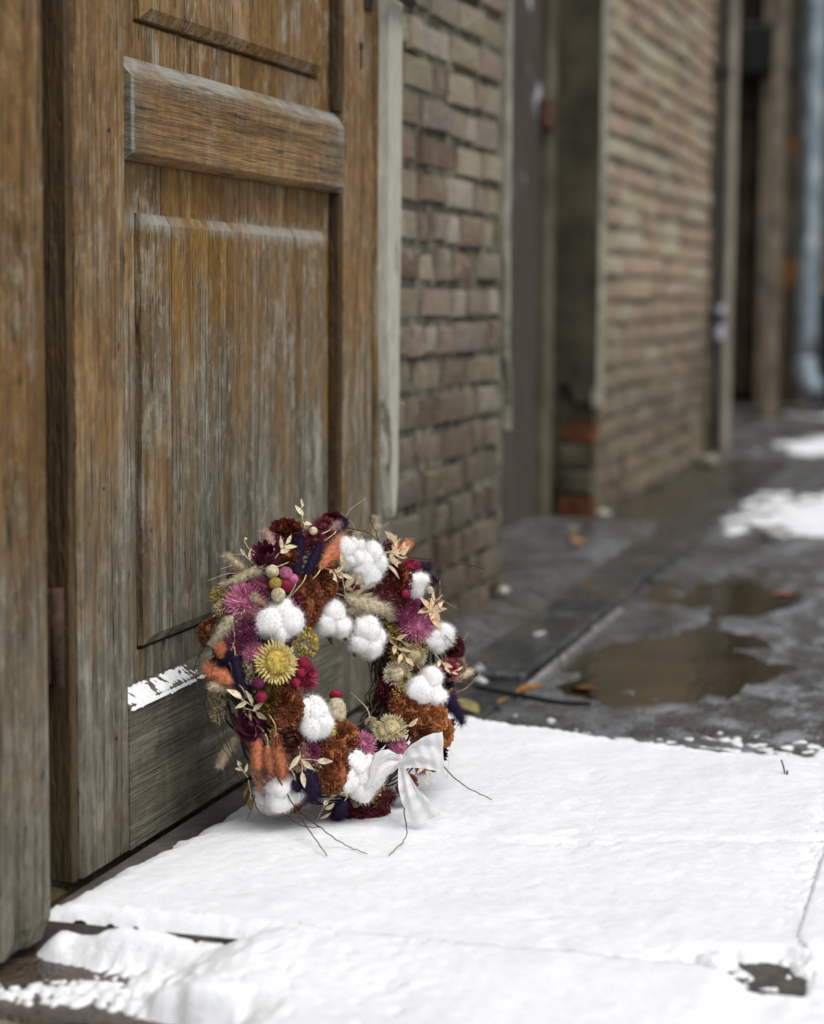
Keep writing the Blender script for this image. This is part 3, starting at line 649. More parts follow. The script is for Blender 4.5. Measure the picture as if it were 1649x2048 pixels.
# snow on the sloping ledge of the bottom rail
def ledge(x, y):
    hi = fbm(y*90, x*90, 71, 4)-.5; mid = fbm(y*25, x*25, 75, 3)-.5
    s = np.clip((XD-x)/.024, 0, 1); base = .168+.014*s
    e = np.minimum(np.minimum(x-(XD-.024), XD+.002-x)/.006, np.minimum(y-1.687, 2.343-y)/.006)
    t = .0022+.005*mid+.014*hi+.006*(fbm(y*300,x*300,79,2)-.5)-.012*sstep(1.80,1.98,y+.1*mid)
    t = np.where(e < 1, (t+.004)*np.sqrt(np.clip(e, 0, 1))-.004, t)
    t = t-.010*np.clip(hi-.12, 0, 1)*3
    return base, t, np.zeros(x.shape, int)
snow_sheet('ledge_snow', XD-.025, XD+.0045, 1.686, 2.344, .0022, ledge, 'thin strip of snow lying on the ledge of the door bottom rail', 'snow')
b_ = None

# ---------------------------------------------------------------- litter on the wet ground
def leafmesh(L, W, fold=.25, curl=.2, n=7, seed=0):
    """leaf along +x from origin, normal +z"""
    rk = random.Random(seed); V = []; F = []
    for i in range(n+1):
        t = i/n; w_ = W*.5*math.sin(math.pi*min(1, t**.8))*(1 if t < .97 else .3)+.0002; x = L*t; z = curl*L*(t*t-.3*t)
        V += [(x, -w_, z+fold*w_), (x, 0, z), (x, w_, z+fold*w_)]
    for i in range(n):
        for k in range(2): F.append([i*3+k, (i+1)*3+k, (i+1)*3+k+1, i*3+k+1])
    return np.array(V), F
def leafmat(name, c): return plain(name, c, .35, 90, .75, .2, .3)
SCRAPS = [((-.90,3.05),'brown leaf scrap close to the base of the brick pier'),((-.83,3.6),'dark leaf scrap on the paving just past the brick pier'),((-1.0,4.4),'yellowish leaf scrap before the recessed brown door'),((-.66,2.75),'rusty leaf scrap on the edging stone beside the nearer puddle'),((-.72,2.52),'brown leaf scrap next to the black stick behind the wreath'),((-.62,3.45),'dark leaf scrap lying between the two puddles')]
LEAVES = [((x_, y_), .028+.012*(i_ % 4), [(.16,.085,.03),(.10,.06,.03),(.22,.15,.06),(.20,.09,.03)][i_ % 4], lb_) for i_, ((x_, y_), lb_) in enumerate(SCRAPS)]+[((-.955,3.30),.06,(.34,.10,.035),'orange red fallen leaf lying at the foot of the brick pier'),
          ((-.715,2.60),.055,(.27,.13,.03),'curled orange brown leaf on the ground right behind the wreath'),
          ((-.73,2.45),.075,(.22,.18,.08),'yellowish brown leaf at the snow edge right of the wreath'),
          ((-.96,4.18),.12,(.30,.26,.18),'pale tan leaf on the pavement in front of the recessed brown door'),
          ((-.84,2.63),.05,(.16,.09,.03),'small brown leaf among pebbles right beside the wreath'),
          ((-.93,3.95),.07,(.30,.15,.06),'small orange brown leaf on the paving near the pale tan leaf'),
          ((-.38,3.66),.09,(.24,.10,.06),'reddish brown leaf at the right end of the farther puddle')]
for i, ((x, y), L, c, lab) in enumerate(LEAVES):
    V, F = leafmesh(L, L*.5, .5, .25, 7, i); a = i*1.9; ca, sa = math.cos(a), math.sin(a)
    V = np.stack([V[:,0]*ca-V[:,1]*sa, V[:,0]*sa+V[:,1]*ca, V[:,2]+.004], 1)+(x, y, float(ground_z(np.array([x]), np.array([y]))[0])+.010)
    tag(mk('fallen_leaf', V, F, leafmat('dry_leaf_%d' % i, c), smooth=True), lab, 'leaf', 'leaves lying on the wet ground')
def blob(n=2, seed=0, am=.25):
    import bmesh
    bm = bmesh.new(); bmesh.ops.create_icosphere(bm, subdivisions=n, radius=1)
    V = np.array([v.co[:] for v in bm.verts]); F = [[v.index for v in f.verts] for f in bm.faces]; bm.free()
    rk = np.random.RandomState(seed)
    if am:
        for k in range(5):
            d = rk.normal(size=3); d /= np.linalg.norm(d); fq = rk.uniform(2, 4); ph = rk.uniform(0, 6)
            V = V*(1+am*.35*np.sin(fq*(V@d)*2+ph))[:, None]
    return V, F
PEB = [((-.925,3.27),.012,(.45,.43,.38),'whitish stone chip beside the orange red leaf at the brick pier'),
       ((-.79,2.66),.012,(.50,.52,.52),'pale grey pebble just right of the wreath'),
       ((-.815,2.73),.013,(.30,.32,.31),'small grey pebble behind the pale grey pebble by the wreath'),
       ((-.62,2.455),.008,(.6,.6,.6),'tiny white pebble on the dark ground near the slab snow edge'),
       ((-1.03,4.64),.02,(.34,.32,.26),'rounded beige pebble at the corner of the pinkish brick wall'),
       ((-.56,4.56),.03,(.36,.35,.31),'pale lump of stone on the wet ground before the nearer snow patch'),
       ((-1.04,6.5),.04,(.30,.28,.22),'blurred beige stone at the base of the pinkish brick wall end'),
       ((-.80,3.06),.014,(.42,.42,.42),'small light chip on the middle paving slab')]
for i, ((x, y), s, c, lab) in enumerate(PEB):
    V, F = blob(2, i+90, .5); V = V*(s, s*1.3, s*.6)+(x, y, float(ground_z(np.array([x]), np.array([y]))[0])+s*.45+.008)
    tag(mk('pebble', V, F, plain('pebble_stone_%d' % i, c, .25, 80, .6, .3), smooth=True), lab, 'stone', 'stones on the wet ground')
M_twig = plain('dark_bare_twig', (.055,.036,.022), .4, 120, .75, .2, .3)
V, F = tube(spline([(-.78,2.60,.004),(-.70,2.575,.003),(-.64,2.58,-.004),(-.59,2.595,-.006)], 6), [.004]*18+[.0025], 6)
tag(mk('fallen_stick', V, F, plain('wet_black_stick', (.012,.011,.010), .3), smooth=True), 'thin black stick on the wet ground behind the snow slab', 'stick')
S = MB(); S.add(*tube(spline([(-.247,2.213,.005),(-.2475,2.213,.022),(-.252,2.214,.036)], 5), .0011, 5)); S.add(*tube(spline([(-.244,2.21,.008),(-.2435,2.21,.024)], 3), .0014, 5))
tag(S.build('snow_twig', M_twig), 'tiny dark twig poking out of the smooth snow at right', 'twig')
FLOWERS=[
('cotton','w',(0.0168,-0.0003,0.3208),(0.6855,-0.6795,0.2613),0.0205,1),
('cotton','w',(0.0320,0.0194,0.3067),(0.6842,-0.7155,0.1410),0.0231,1),
('cotton','w',(-0.0278,-0.1162,0.2531),(0.6910,-0.6751,0.2582),0.0231,1),
('cotton','w',(0.0061,-0.0265,0.2406),(0.6067,-0.7576,0.2407),0.0213,1),
('cotton','w',(0.0351,0.0092,0.2154),(0.5976,-0.7628,0.2469),0.0213,1),
('cotton','w',(0.0727,0.0697,0.2737),(0.6681,-0.7074,0.2307),0.0167,1),
('cotton','w',(0.1030,0.0844,0.2074),(0.6488,-0.7167,0.2557),0.0167,1),
('cotton','w',(0.0988,0.0535,0.1501),(0.4544,-0.8171,0.3548),0.0245,1),
('cotton','w',(0.0093,-0.1042,0.1391),(0.7793,-0.4236,0.4617),0.0220,1),
('cotton','w',(-0.0094,-0.1292,0.0613),(0.2897,-0.9224,-0.2556),0.0219,1),
('cotton','w',(0.0561,-0.0748,0.0680),(0.6809,-0.7130,0.1670),0.0269,1),
('cotton','w',(-0.0433,-0.1093,0.0403),(-0.1757,-0.8300,-0.5294),0.0152,1),
('celosia','rust',(-0.0164,-0.0581,0.2686),(0.8617,-0.4957,-0.1081),0.0183,1.55),
('celosia','rust',(-0.0045,-0.0358,0.2934),(0.7719,-0.6356,-0.0137),0.0167,1.4),
('celosia','rustdark',(-0.0546,-0.0289,0.3457),(0.0794,-0.6108,0.7878),0.0168,0.75),
('celosia','rust',(-0.0122,-0.1333,0.1615),(0.7052,-0.6518,0.2791),0.0195,1.3),
('celosia','orange',(0.0328,-0.0557,0.1070),(0.5458,-0.4190,0.7256),0.0160,1.2),
('celosia','rust',(0.0330,-0.0974,0.0865),(0.6764,-0.6959,0.2412),0.0186,1.5),
('celosia','orange',(0.0806,0.0317,0.1260),(0.3072,-0.8022,0.5120),0.0183,1),
('celosia','ochre',(0.1045,0.0432,0.1155),(0.6156,-0.7176,0.3257),0.0196,0.95),
('celosia','ochre',(0.1152,0.0622,0.0938),(0.8550,-0.5166,0.0449),0.0123,1.3),
('celosia','rustdark',(0.0574,0.0575,0.2809),(0.6403,-0.7531,0.1513),0.0160,1),
('celosia','darkred',(0.0508,-0.0349,0.0183),(0.5247,-0.6699,-0.5253),0.0263,0.45),
('celosia','olive',(-0.0241,-0.1459,0.1692),(0.5806,-0.7822,0.2258),0.0125,1.2),
('celosia','tan',(0.0442,-0.0844,0.0604),(0.6479,-0.7611,0.0293),0.0093,1),
('straw','pink',(-0.0611,-0.1330,0.2782),(0.2621,-0.8678,0.4222),0.0218,1),
('straw','plum',(-0.0516,-0.1470,0.2494),(0.3595,-0.8698,0.3379),0.0143,1),
('straw','plumlight',(-0.0457,-0.1154,0.2944),(0.4058,-0.8064,0.4301),0.0127,1),
('straw','maroon',(-0.0530,-0.0903,0.3236),(0.2754,-0.7801,0.5618),0.0187,1),
('straw','pink',(0.0840,0.0628,0.2245),(0.4615,-0.8755,0.1429),0.0203,1),
('straw','magenta',(0.0714,0.0556,0.2417),(0.4574,-0.8876,0.0538),0.0154,1),
('straw','pink',(0.0560,-0.0534,0.1026),(0.5821,-0.5578,0.5916),0.0159,1),
('straw','maroon',(-0.0379,-0.1676,0.1441),(0.3070,-0.9487,0.0754),0.0192,1),
('straw','plum',(0.0194,-0.1285,0.1073),(0.6451,-0.7373,0.2007),0.0114,1),
('straw','brown',(0.0016,-0.1451,0.1237),(0.5847,-0.7947,0.1631),0.0154,1),
('straw','crimson',(-0.0035,-0.0810,0.1862),(0.9477,-0.0747,0.3102),0.0187,1),
('straw','crimson',(0.1195,0.0787,0.1690),(0.6977,-0.6665,0.2628),0.0130,1),
('straw','darkred',(0.0468,0.0326,0.2718),(0.5478,-0.8325,-0.0827),0.0146,1),
('straw','darkred',(-0.0109,-0.0125,0.3531),(0.4631,-0.6152,0.6380),0.0144,1),
('straw','crimson',(0.0720,0.0715,0.2952),(0.7163,-0.6004,0.3557),0.0123,1),
('straw','darkred',(0.0798,-0.0364,0.0328),(0.6999,-0.6870,-0.1954),0.0131,1),
('straw','black',(0.1192,0.0426,0.0722),(0.8427,-0.5376,-0.0278),0.0110,1),
('straw','darkred',(-0.0127,-0.0397,0.3397),(0.5337,-0.6811,0.5013),0.0143,1),
('straw','darkred',(0.0636,0.0494,0.2577),(0.5099,-0.8601,0.0163),0.0135,1),
('straw','brown',(-0.0083,-0.1536,0.1261),(0.5113,-0.8514,0.1171),0.0114,1),
('straw','black',(0.1171,0.0666,0.1556),(0.6398,-0.7146,0.2827),0.0111,1),
('straw','plum',(-0.0628,-0.1565,0.2348),(0.2318,-0.9230,0.3071),0.0114,1),
('sunny','yellow',(-0.0150,-0.1484,0.2138),(0.6378,-0.7231,0.2651),0.0233,1),
('sunny','cream',(0.0620,0.0467,0.1660),(0.0338,-0.9413,0.3359),0.0166,1),
('sunny','khaki',(0.0792,0.0587,0.1874),(0.2734,-0.9344,0.2283),0.0154,1),
('sunny','khaki',(0.0744,-0.0052,0.1125),(0.3893,-0.6876,0.6129),0.0168,1),
('sunny','khaki',(0.0654,-0.0104,0.1087),(0.3718,-0.6485,0.6643),0.0132,1),
('button','cream',(-0.0375,-0.1083,0.3107),(0.4326,-0.7824,0.4480),0.0081,1),
('button','cream',(-0.0258,-0.1179,0.2856),(0.5714,-0.7479,0.3378),0.0086,1),
('button','pink',(-0.0242,-0.0998,0.3079),(0.5474,-0.7433,0.3845),0.0081,1),
('button','crimson',(-0.0208,-0.1062,0.2945),(0.6023,-0.7269,0.3299),0.0075,1),
('button','pink',(-0.0165,-0.0959,0.3013),(0.6236,-0.7128,0.3210),0.0064,1),
('button','mustard',(-0.0312,-0.1141,0.2980),(0.5065,-0.7698,0.3884),0.0075,1),
('button','crimson',(-0.0020,-0.0985,0.2047),(0.9268,-0.3054,0.2186),0.0075,1),
('button','crimson',(0.0009,-0.1291,0.1873),(0.7846,-0.5465,0.2928),0.0057,1),
('button','plum',(-0.0293,-0.1663,0.1928),(0.4674,-0.8545,0.2266),0.0073,1),
('button','crimson',(-0.0250,-0.1675,0.1774),(0.4724,-0.8582,0.2008),0.0068,1),
('button','crimson',(0.1196,0.0183,0.0618),(0.8029,-0.5961,-0.0086),0.0060,1),
('button','cream',(-0.0139,-0.0413,0.3506),(0.4792,-0.6743,0.5618),0.0053,1),
('button','cream',(0.0940,0.0745,0.2680),(0.6933,-0.6667,0.2735),0.0049,1),
('button','crimson',(0.0725,0.0461,0.2663),(0.5704,-0.8178,0.0761),0.0055,1),
('button','plum',(0.0840,0.0564,0.2548),(0.5701,-0.8105,0.1342),0.0055,1),
('button','crimson',(0.0005,-0.1164,0.1968),(0.8504,-0.4464,0.2785),0.0058,1),
('statice','mustard',(-0.1025,-0.1095,0.2781),(-0.2942,-0.8351,0.4648),0.0117,1),
('statice','yellow',(0.0189,-0.0845,0.1223),(0.7086,-0.3800,0.5946),0.0123,1),
('statice','paleyellow',(0.0140,-0.0435,0.1253),(0.3889,-0.1766,0.9042),0.0101,1),
('statice','mustard',(-0.0100,-0.0686,0.2208),(0.9846,-0.1606,-0.0690),0.0147,1),
('statice','mustard',(0.0403,0.0606,0.2180),(0.0651,-0.9901,-0.1246),0.0124,1),
('statice','mustard',(0.0708,0.0407,0.1418),(0.1366,-0.8648,0.4832),0.0123,1),
('statice','mustard',(0.0703,0.0513,0.1582),(0.1159,-0.9200,0.3744),0.0111,1),
('statice','yellow',(0.0686,-0.0315,0.0284),(0.6645,-0.6761,-0.3183),0.0101,1),
('statice','mustard',(0.0602,0.0608,0.1868),(0.0696,-0.9837,0.1660),0.0124,1),
('statice','mustard',(0.0838,0.0677,0.1998),(0.3907,-0.8985,0.1999),0.0111,1),
('statice','mustard',(-0.0141,-0.1474,0.1327),(0.5282,-0.8371,0.1423),0.0085,1),
('statice','mustard',(-0.0208,-0.1420,0.1773),(0.6387,-0.7273,0.2514),0.0091,1),
('statice','mustard',(0.0532,0.0615,0.2112),(0.1341,-0.9910,-0.0012),0.0099,1),
('tail','cream',(-0.0435,-0.0990,0.3119),(-0.1008,-0.1129,0.2905),0.0076,0),
('tail','cream',(-0.0712,-0.1437,0.2625),(-0.0914,-0.1544,0.2294),0.0097,0),
('tail','cream',(0.0100,-0.0020,0.2677),(0.0532,0.0460,0.2440),0.0133,0),
('tail','cream',(-0.0015,-0.0058,0.2596),(0.0298,0.0441,0.2346),0.0091,0),
('tail','purple',(-0.0183,-0.0840,0.3011),(-0.0271,-0.0466,0.3446),0.0087,0),
('tail','purple',(-0.0111,-0.0711,0.3026),(-0.0074,-0.0369,0.3366),0.0082,0),
('tail','peach',(-0.0013,-0.0516,0.3061),(0.0102,-0.0035,0.3410),0.0112,0),
('tail','peach',(0.0031,-0.0388,0.3165),(0.0232,0.0082,0.3322),0.0077,0),
('tail','peach',(-0.0327,-0.1656,0.1325),(-0.0384,-0.1387,0.0638),0.0091,0),
('tail','peach',(-0.0208,-0.1604,0.1208),(-0.0301,-0.1320,0.0540),0.0091,0),
('tail','peach',(-0.0123,-0.1558,0.1349),(-0.0079,-0.1459,0.0806),0.0096,0),
('tail','peach',(-0.0587,-0.1681,0.1914),(-0.0961,-0.1580,0.2048),0.0113,0),
('tail','peach',(-0.0692,-0.1630,0.2154),(-0.0813,-0.1572,0.2307),0.0080,0),
('tail','purple',(-0.0608,-0.1610,0.2214),(-0.0498,-0.1687,0.1778),0.0102,0),
('tail','purple',(-0.0663,-0.1599,0.2265),(-0.0716,-0.1644,0.2097),0.0080,0),
('tail','purple',(0.1151,0.0610,0.1504),(0.1307,0.0995,0.0977),0.0104,0),
('tail','purple',(0.0720,0.0658,0.2898),(0.0796,0.1212,0.2902),0.0099,0),
('tail','purple',(0.0812,0.0830,0.2847),(0.0909,0.1074,0.2720),0.0081,0),
('tail','purple',(0.0145,-0.1344,0.0885),(0.0195,-0.1161,0.0488),0.0143,0),
('tail','purple',(0.0040,-0.1389,0.0770),(0.0042,-0.1244,0.0496),0.0091,0),
('tail','purple',(0.0468,-0.0908,0.0446),(0.0204,-0.0585,0.0055),0.0105,0),
('tail','mauve',(-0.0522,-0.0748,0.3351),(-0.0780,-0.0383,0.3469),0.0071,0),
('tail','purple',(0.0015,-0.0077,0.3471),(0.0013,0.0226,0.3567),0.0078,0),
('tail','peach',(0.0540,0.0569,0.3181),(0.0566,0.1058,0.3190),0.0074,0),
('tail','mauve',(-0.0042,-0.0128,0.3487),(0.0013,0.0059,0.3527),0.0072,0),
('tail','cream',(-0.0560,-0.1022,0.3134),(-0.0804,-0.1185,0.2968),0.0058,0),
('sprig','bone',(-0.0279,-0.0340,0.3561),(-0.0513,0.0128,0.3750),0.0179,3),
('sprig','tan',(0.0531,0.0324,0.3030),(0.0569,0.0669,0.3305),0.0219,6),
('sprig','tan',(0.0491,0.0343,0.3178),(0.0696,0.0592,0.3093),0.0183,5),
('sprig','peachleaf',(0.0944,0.0701,0.2407),(0.1043,0.0929,0.2595),0.0259,4),
('sprig','peachleaf',(0.0971,0.0756,0.2462),(0.1069,0.0758,0.2312),0.0198,3),
('sprig','tan',(0.0166,-0.0158,0.2807),(0.0186,-0.0296,0.3100),0.0240,3),
('sprig','tan',(0.0164,0.0014,0.2657),(0.0291,-0.0067,0.2861),0.0205,3),
('sprig','bone',(-0.0351,-0.1697,0.1678),(-0.0474,-0.1766,0.1769),0.0181,3),
('sprig','bone',(-0.0376,-0.1712,0.1622),(-0.0280,-0.1719,0.1603),0.0158,3),
('sprig','bone',(0.0117,-0.1427,0.1078),(0.0152,-0.1435,0.0852),0.0205,2),
('sprig','bone',(0.0140,-0.1408,0.1018),(0.0307,-0.1289,0.0992),0.0194,2),
('sprig','bone',(0.0047,-0.0766,0.0030),(0.0405,-0.1145,0.0565),0.0154,7),
('sprig','bone',(-0.0704,-0.0914,0.3287),(-0.1002,-0.0499,0.3393),0.0164,2),
('sprig','bone',(-0.0694,-0.1007,0.3212),(-0.0764,-0.0992,0.3265),0.0128,2),
('sprig','bone',(-0.0388,-0.0836,0.3294),(-0.0335,-0.0738,0.3401),0.0152,4),
('sprig','tan',(0.0573,0.0501,0.2012),(0.0756,0.0447,0.1849),0.0160,4),
('sprig','tan',(0.0509,0.0494,0.2102),(0.0712,0.0474,0.2058),0.0148,3),
('sprig','bone',(0.1105,0.0660,0.1834),(0.1187,0.0651,0.1748),0.0123,3),
('sprig','bone',(0.1120,0.0066,0.0672),(0.1133,0.0073,0.0487),0.0132,3),
('sprig','bone',(-0.0511,-0.1552,0.0846),(-0.0528,-0.1651,0.0958),0.0126,3),
('sprig','olive',(-0.0525,-0.1411,0.0660),(-0.0595,-0.1228,0.0424),0.0196,2),
('sprig','tan',(0.0829,-0.0110,0.1086),(0.0943,0.0016,0.1158),0.0168,2),
('sprig','bone',(0.1236,0.0761,0.1667),(0.1290,0.0795,0.1695),0.0086,2),
('sprig','bone',(0.0261,0.0099,0.2680),(0.0365,0.0078,0.2782),0.0157,3),
('sprig','peachleaf',(0.0327,0.0272,0.2532),(0.0282,0.0044,0.2690),0.0207,2),
('sprig','bone',(0.0077,-0.0425,0.3053),(0.0205,-0.0262,0.2976),0.0154,3),
('poppy','beige',(0.0181,-0.0473,0.1175),(0.0127,-0.0342,0.1565),0.0107,0),
]
TWIGS=[
(1.6,[(-0.0127,-0.1605,0.0927),(-0.0032,-0.1438,0.0601),(0.0181,-0.1502,0.0350),(0.0681,-0.1987,0.0140)]),
(1.3,[(0.0034,-0.1225,0.0342),(0.0471,-0.1689,0.0350),(0.0746,-0.1622,0.0160),(0.1060,-0.1742,0.0130)]),
(1.3,[(0.0952,-0.0211,0.0301),(0.1264,-0.1070,0.0400),(0.1340,-0.1249,0.0200),(0.1306,-0.1723,0.0130)]),
(1.4,[(0.1207,0.0184,0.0834),(0.1238,0.0389,0.0599),(0.1609,0.0021,0.0500),(0.1936,0.0161,0.0300)]),
(1.8,[(0.0633,0.0491,0.3135),(0.0809,0.0932,0.3032),(0.1003,0.1349,0.2945),(0.1385,0.1618,0.2839)]),
(1.5,[(-0.0766,-0.1470,0.2726),(-0.0927,-0.1596,0.2390),(-0.1121,-0.1563,0.2049),(-0.1032,-0.1643,0.1782)]),
(1.2,[(-0.0844,-0.1504,0.2640),(-0.1031,-0.1576,0.2291),(-0.1061,-0.1607,0.2063)]),
(1.2,[(-0.0809,-0.1714,0.2104),(-0.0950,-0.1684,0.1624),(-0.0747,-0.1715,0.1301)]),
(1.4,[(-0.0428,-0.1596,0.2340),(-0.0358,-0.1641,0.2125),(-0.0338,-0.1726,0.1743)]),
(1.2,[(0.0116,-0.0039,0.3514),(0.0315,0.0202,0.3433),(0.0446,0.0286,0.3306)]),
(1.2,[(0.0446,0.0286,0.3306),(0.0225,0.0529,0.3572)]),
(1.0,[(0.0600,0.0583,0.3244),(0.0533,0.1056,0.3334)]),
(0.8,[(0.0947,0.0725,0.2622),(0.1104,0.0849,0.2361),(0.1242,0.1141,0.2129)]),
(0.8,[(0.0870,0.0754,0.2862),(0.1029,0.0969,0.2650),(0.1128,0.1076,0.2449)]),
(0.8,[(0.1133,0.0764,0.2128),(0.1277,0.0932,0.1918),(0.1449,0.1274,0.1661)]),
(0.8,[(0.0790,0.0794,0.3038),(0.0943,0.1027,0.2825),(0.1029,0.1069,0.2666)]),
(0.8,[(0.0906,0.0745,0.2772),(0.1029,0.1069,0.2666),(0.1100,0.1060,0.2514)]),
(1.2,[(-0.1086,-0.1597,0.1767),(-0.0883,-0.1693,0.1457),(-0.0707,-0.1668,0.1119),(-0.0603,-0.1488,0.0731)]),
(1.2,[(-0.0861,-0.1736,0.1758),(-0.0661,-0.1764,0.1436),(-0.0584,-0.1664,0.1013),(-0.0592,-0.1235,0.0486)]),
(1.2,[(-0.0721,-0.1769,0.1605),(-0.0655,-0.1711,0.1193),(-0.0474,-0.1633,0.0900)]),
(1.0,[(-0.1032,-0.1642,0.1898),(-0.0903,-0.1715,0.1693),(-0.0801,-0.1733,0.1474)]),
(1.2,[(-0.0512,-0.1341,0.0524),(-0.0320,-0.1559,0.0400),(-0.0122,-0.1443,0.0300)]),
(1.3,[(-0.0201,-0.1261,0.0357),(0.0164,-0.1536,0.0300),(0.0293,-0.1248,0.0200)]),
(1.0,[(-0.0461,-0.1386,0.0542),(-0.0480,-0.1414,0.0400),(-0.0470,-0.1573,0.0300)]),
]
WR=((0.0000,0.0000,0.1820),(0.5000,0.8660,0.0000),(-0.2387,0.1378,0.9613),(0.8325,-0.4806,0.2756),0.128,0.046)
# ---------------------------------------------------------------- the dried flower wreath
WB = np.array([-.752,1.915,0.]); wr = empty('wreath', tuple(WB), 'dried flower wreath with cotton bolls and white bow leaning on the door', 'wreath')
WC, WT, WU, WN, WRR, Wr = [np.array(a) for a in WR]; WC = WC+WB
CLR = dict(rust=(.19,.060,.024), rustdark=(.115,.022,.010), orange=(.25,.088,.032), ochre=(.36,.15,.05), darkred=(.080,.009,.014), olive=(.15,.085,.018), tan=(.44,.33,.20),
  pink=(.36,.115,.19), plum=(.10,.014,.048), plumlight=(.15,.03,.055), maroon=(.075,.010,.025), magenta=(.20,.035,.085), brown=(.095,.030,.022), crimson=(.22,.014,.040), black=(.022,.010,.010),
  yellow=(.62,.46,.06), cream=(.60,.52,.36), khaki=(.36,.30,.17), mustard=(.36,.26,.06), paleyellow=(.62,.50,.18), purple=(.024,.015,.038), mauve=(.36,.22,.19), peach=(.50,.19,.095), bone=(.60,.51,.34), peachleaf=(.60,.40,.25), beige=(.36,.30,.20), w=(.82,.81,.79))
for k_ in CLR:
    if k_ not in ('w','purple','black','bone','cream','yellow','paleyellow'): CLR[k_] = tuple(min(.8, v*1.28+.004) for v in CLR[k_])
MATS = {}
def fmat(c, kind='m', spec=.15, rough=.85):
    k = (c, kind)
    if k not in MATS:
        col = CLR[c]
        if kind == 'tip': col = tuple(min(1, x*1.6+.10) for x in col)
        MATS[k] = plain('dried_'+c+'_'+kind, col, .45, 220, rough, spec, 0, rv=.12)
    return MATS[k]
M_cotton = plain('cotton_fibre', (.84,.83,.80), .06, 90, .95, .05, .25, sss=.25, rv=.02)
M_bract = plain('dry_cotton_bract', (.13,.075,.045), .4, 120)
NR = np.random.RandomState(4)
def frame(n, upv=(0,0,1)):
    n = np.array(n, float); n /= np.linalg.norm(n); u = np.array(upv, float)-n*(n@np.array(upv)); 
    if np.linalg.norm(u) < 1e-3: u = np.array([1.,0,0])-n*n[0]
    u /= np.linalg.norm(u); return np.cross(u, n), u, n          # right, up, normal
def fuzz(P, D, L, wd):
    """thin tapering hairs at P along D"""
    n = len(P); D = D/np.linalg.norm(D, axis=1)[:, None]; S = np.cross(D, NR.normal(size=(n,3))); S /= np.linalg.norm(S, axis=1)[:, None]+1e-9
    L = np.broadcast_to(L, (n,))[:, None]; bend = NR.normal(size=(n,3))*L*.18
    V = np.stack([P-S*wd, P+S*wd, P+D*L*.55+bend*.4+S*wd*.8, P+D*L*.55+bend*.4-S*wd*.8, P+D*L+bend], 1).reshape(-1,3)
    i = np.arange(n)*5
    F = [[a,a+1,a+2,a+3] for a in i]+[[a+3,a+2,a+4] for a in i]
    return V, F
def sph(n):
    v = NR.normal(size=(n,3)); return v/np.linalg.norm(v, axis=1)[:, None]
def cotton(p, n, s, seed):
    rk = random.Random(seed); r_, u_, n_ = frame(n, (rk.uniform(-.4,.4), 0, 1))
    B = MB()
    for k in range(5):
        a = k*2*math.pi/5+rk.random(); d = r_*math.cos(a)+u_*math.sin(a)
        pts = [p-n_*s*.75+d*s*.1, p-n_*s*.5+d*s*.75, p+d*s*1.06+n_*s*.0, p+d*s*1.10+n_*s*.32]
        B.add(*tube(spline(pts, 4), [s*.14]*6+[s*.11]*4+[s*.06]*2+[s*.02], 6))
    c = B.build('cotton_boll', M_bract, wr, org=p)
    nl = rk.choice([3,4,4,5]); a0 = rk.random()*6
    for k in range(nl):
        a = a0+k*2*math.pi/nl+rk.uniform(-.4,.4); d = r_*math.cos(a)+u_*math.sin(a); q = p+d*s*.42+n_*s*rk.uniform(-.05,.12)
        V, F = blob(3, seed*7+k, .11); e = s*rk.uniform(.56,.82)
        V = (V[:, :1]*d*1.08+V[:, 1:2]*np.cross(n_, d)+V[:, 2:]*n_)*e
        W = V*.93+q
        G = MB(); G.add(W, F); nf = 2600; idx = NR.randint(0, len(V), nf); Nn = V[idx]/e
        G.add(*fuzz(W[idx]-Nn*.0006, Nn+sph(nf)*.9, NR.uniform(.0015,.0070,nf), .00009))
        G.build('lock', M_cotton, c, org=q, smooth=True)
def celosia(p, n, s, asp, col, seed):
    rk = np.random.RandomState(seed); r_, u_, n_ = frame(n)
    V, F = blob(3, seed, .25); sc = np.array([s*.92, s*asp*.92, s*.75]); V0 = V*sc
    B = MB(); B.add(p+V0@np.array([r_,u_,n_])*.9, F)
    nf = int(1700*max(.6, asp)); d = rk.normal(size=(nf,3)); d /= np.linalg.norm(d, axis=1)[:, None]; d = d[d[:,2] > -.5]; nf = len(d)
    lump = 1+.10*np.sin(d[:,0]*9+seed)*np.sin(d[:,1]*8*asp)+.05*rk.normal(size=nf)
    P = p+(d*sc*lump[:,None]*.96)@np.array([r_,u_,n_]); Dn = d@np.array([r_,u_,n_])
    # crinkled little ribbons
    t1 = np.cross(Dn, rk.normal(size=(nf,3))); t1 /= np.linalg.norm(t1, axis=1)[:, None]; t2 = np.cross(Dn, t1)
    L = rk.uniform(.0008,.0020,nf)[:, None]; h = rk.uniform(.0010,.0034,nf)[:, None]
    Q = []
    for a in (-1., -.33, .33, 1.):
        ctr = P+t1*L*a+t2*L*.6*math.cos(a*3.0)*rk.choice([-1,1], size=(nf,1))
        Q += [ctr-Dn*.0012, ctr+Dn*h*(1.1-.4*a*a)+t2*.0006*a]
    VV = np.stack(Q, 1).reshape(-1,3); i = np.arange(nf)*8
    FF = [[a+2*k, a+2*k+2, a+2*k+3, a+2*k+1] for a in i for k in range(3)]
    B.add(VV, FF); ff = int(nf*.5)
    B.build('cockscomb', fmat(col), wr, org=p, smooth=True)
